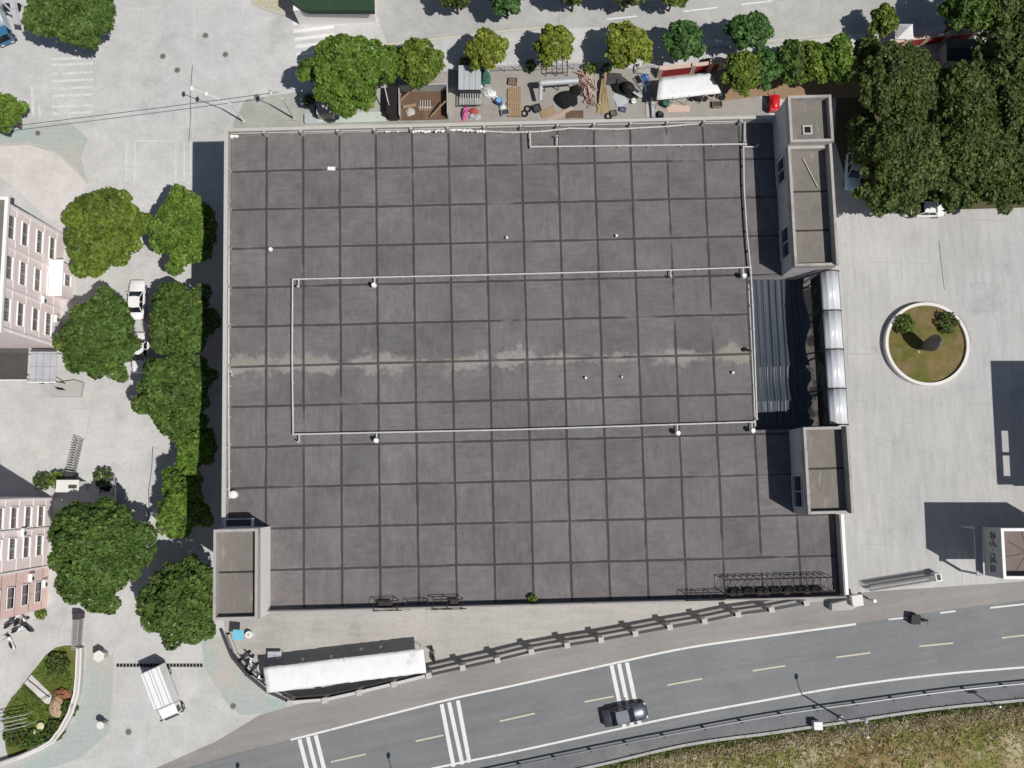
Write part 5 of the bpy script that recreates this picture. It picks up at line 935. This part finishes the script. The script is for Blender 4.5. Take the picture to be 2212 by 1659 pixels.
t=yard("green_ledge","low mint ledge wall under the vivid tree behind the parapet","ledge",755,256,1.5); MB().box(-5.0,4.2,-.6,.55,0,.35).build("wall",mat("mint concrete",(.50,.56,.50),.15,.6,.1),t); MB().box(-5.0,-3.4,-.5,.5,.351,.5).build("step",m_galv,t)
t=yard("tall_post","slim pale post leaning over the pen's left corner","post",848,250,0); MB().path([(0,0,0),(-.2,.6,2.6),(-.6,2.6,4.0)],.06).build("post",m_pvc,t); MB().path([(0,0,.5),(-1.6,-.4,.6)],.06).build("brace",m_pvc,t)
t=yard("service_hut","small grey box with a black doorway behind the parapet near the lamp","hut",695,250,1.5); MB().box(-.2,1.6,-.6,.7,0,2.0).build("wall",m_kerb,t); MB().box(-.5,-.21,-.55,.65,0,1.5).build("doorway",m_blk,t)
t=yard("street_bench","pale timber table frame under the yellow-green street tree","frame",1262-60,150,0); k=MB()
for x in (-1.2,0,1.2): k.tube((x,-.8,1.0),(x,.8,1.0),.05,6); k.tube((x,-.8,0),(x,-.8,1.0),.05,6); k.tube((x,.8,0),(x,.8,1.0),.05,6)
k.tube((-1.2,.8,1.0),(1.2,.8,1.0),.05,6); k.tube((-1.2,-.8,1.0),(1.2,-.8,1.0),.05,6); k.build("frame",m_steel,t); t.name="timber_frame"
# ---------------------------------------------------------------- more yard clutter
t=yard("wire_fence","thin wire fence on pale posts behind the yard below the street trees","fence",1180,152,2); Lw=12.5
for i in range(9): MB().tube((-Lw/2+i*Lw/8,0,0),(-Lw/2+i*Lw/8,0,1.7),.045,6).build("post",m_pvc,t)
k=MB()
for z in (.4,.9,1.35,1.65): k.tube((-Lw/2,0,z),(Lw/2,0,z),.02,5)
k.build("wires",m_steel,t)
def crate(label,x,y,w,d,h,deg,m_,cat="crate",name="crate"):
    t=yard(name,label,cat,x,y,deg); k=MB(); k.box(-w/2,w/2,-d/2,-d/2+.05,0,h); k.box(-w/2,w/2,d/2-.05,d/2,0,h); k.box(-w/2,-w/2+.05,-d/2+.051,d/2-.051,0,h); k.box(w/2-.05,w/2,-d/2+.051,d/2-.051,0,h); k.box(-w/2+.051,w/2-.051,-d/2+.051,d/2-.051,0,.06); k.build("box",m_,t)
    MB().box(-w/2+.08,w/2-.08,-d/2+.08,d/2-.08,.061,h*.6).build("contents",m_scrap if h<.5 else m_steel,t); return t
crate("open grey crate left of the board stack",1091,245,.9,.7,.5,10,m_galv); crate("open timber crate above the board stack",1108,178,1.0,.8,.45,-6,m_wood); crate("open dark crate under the bend of the silver duct",1160,236,.8,.8,.55,20,m_steel)
crate("small blue crate below the concrete mixer",1345,238,.7,.5,.35,-12,m_bluepl); crate("green crate beside the palm leaves",1325,246,.7,.6,.4,8,m_net); crate("timber crate at the right end of the white tarp's lower edge",1548,228,1.1,.7,.5,2,m_wood)
def sheetpile(label,x,y,w,d,deg,m_,n=3):
    t=yard("sheet_pile",label,"boards",x,y,deg); rn=random.Random(int(x+y))
    for i in range(n):
        o=MB().box(-w/2,w/2,-d/2,d/2,.03*i,.03*i+.026).build("sheet",m_,t); o.rotation_euler=(0,0,rn.uniform(-.25,.25)); o.location=(rn.uniform(-.15,.15),rn.uniform(-.1,.1),.02+.004*i)
sheetpile("loose brown boards left of the black shadow mound",1183,243,1.5,.8,15,m_wood,4); sheetpile("rusty sheets between the scrap heaps and the parapet",1240,246,1.9,.8,-8,m_rustroof,3); sheetpile("grey sheets right of the palm leaves by the mixer",1338,215,1.2,1.5,30,m_galv,3); sheetpile("pale boards under the tarp's lower edge",1465,236,2.4,.7,3,m_copingp,3); sheetpile("weathered boards beside the brown pen's top corner",945,186,1.6,.6,-20,m_wood,3)
for x,y,l,m_ in [(1133,246,"black tyre lying by the boards near the top parapet",m_tyre),(1140,236,"second black tyre just above the first by the parapet",m_tyre),(1314,252,"black tyre below the palm leaves",m_tyre)]:
    t=yard("tyre",l,"tyre",x,y); k=MB(); k.path([(.33*math.cos(a_),.33*math.sin(a_),.12) for a_ in [i*math.pi/8 for i in range(17)]],.11,7); k.build("tyre",m_,t)
t=yard("pole_pile","bundle of slim poles lying across the yard under the scrap","poles",1212,247,28)
for i in range(4): MB().tube((-1.9,.12*i-.2,.08+.02*i),(1.5,.10*i-.1,.10+.02*i),.045,6).build("pole",m_copingp,t)
t=yard("grey_tarp","crumpled grey tarp between the silver duct and the red wall","tarp",1325,172); MB().dome(0,0,0,1.3,.8,.45,14,5,15,.22).build("tarp",m_dgrey,t); MB().dome(1.2,-.4,0,.6,.5,.35,10,4,16,.2).build("fold",m_dgrey,t)
t=yard("plastic_heap","heap of pale plastic under the netting","plastic",1050,196); MB().dome(0,0,0,.7,.6,.6,12,5,17,.3).build("heap",m_galv,t); MB().dome(-.5,.5,0,.4,.3,.5,9,4,18,.3).build("bundle",m_cap,t)
for i,(x,y,r_,h,k_,l) in enumerate([(1006,135,16,1.2,5,"low shrub under the yellowish street tree"),(1145,142,14,1.1,2,"low shrub left of the yellow-green street tree by the wire fence"),(1275,146,15,1.2,5,"weedy shrub beside the double-lobed street tree"),(1310,148,12,1.0,2,"small shrub right of the weedy one by the fence"),(1528,138,13,1.1,4,"shrub behind the red wall's right end"),(668,215,14,1.0,3,"dark shrub at the foot of the vivid large tree")]): shrub(l,x,y,r_,h,k_,seed=40+i)
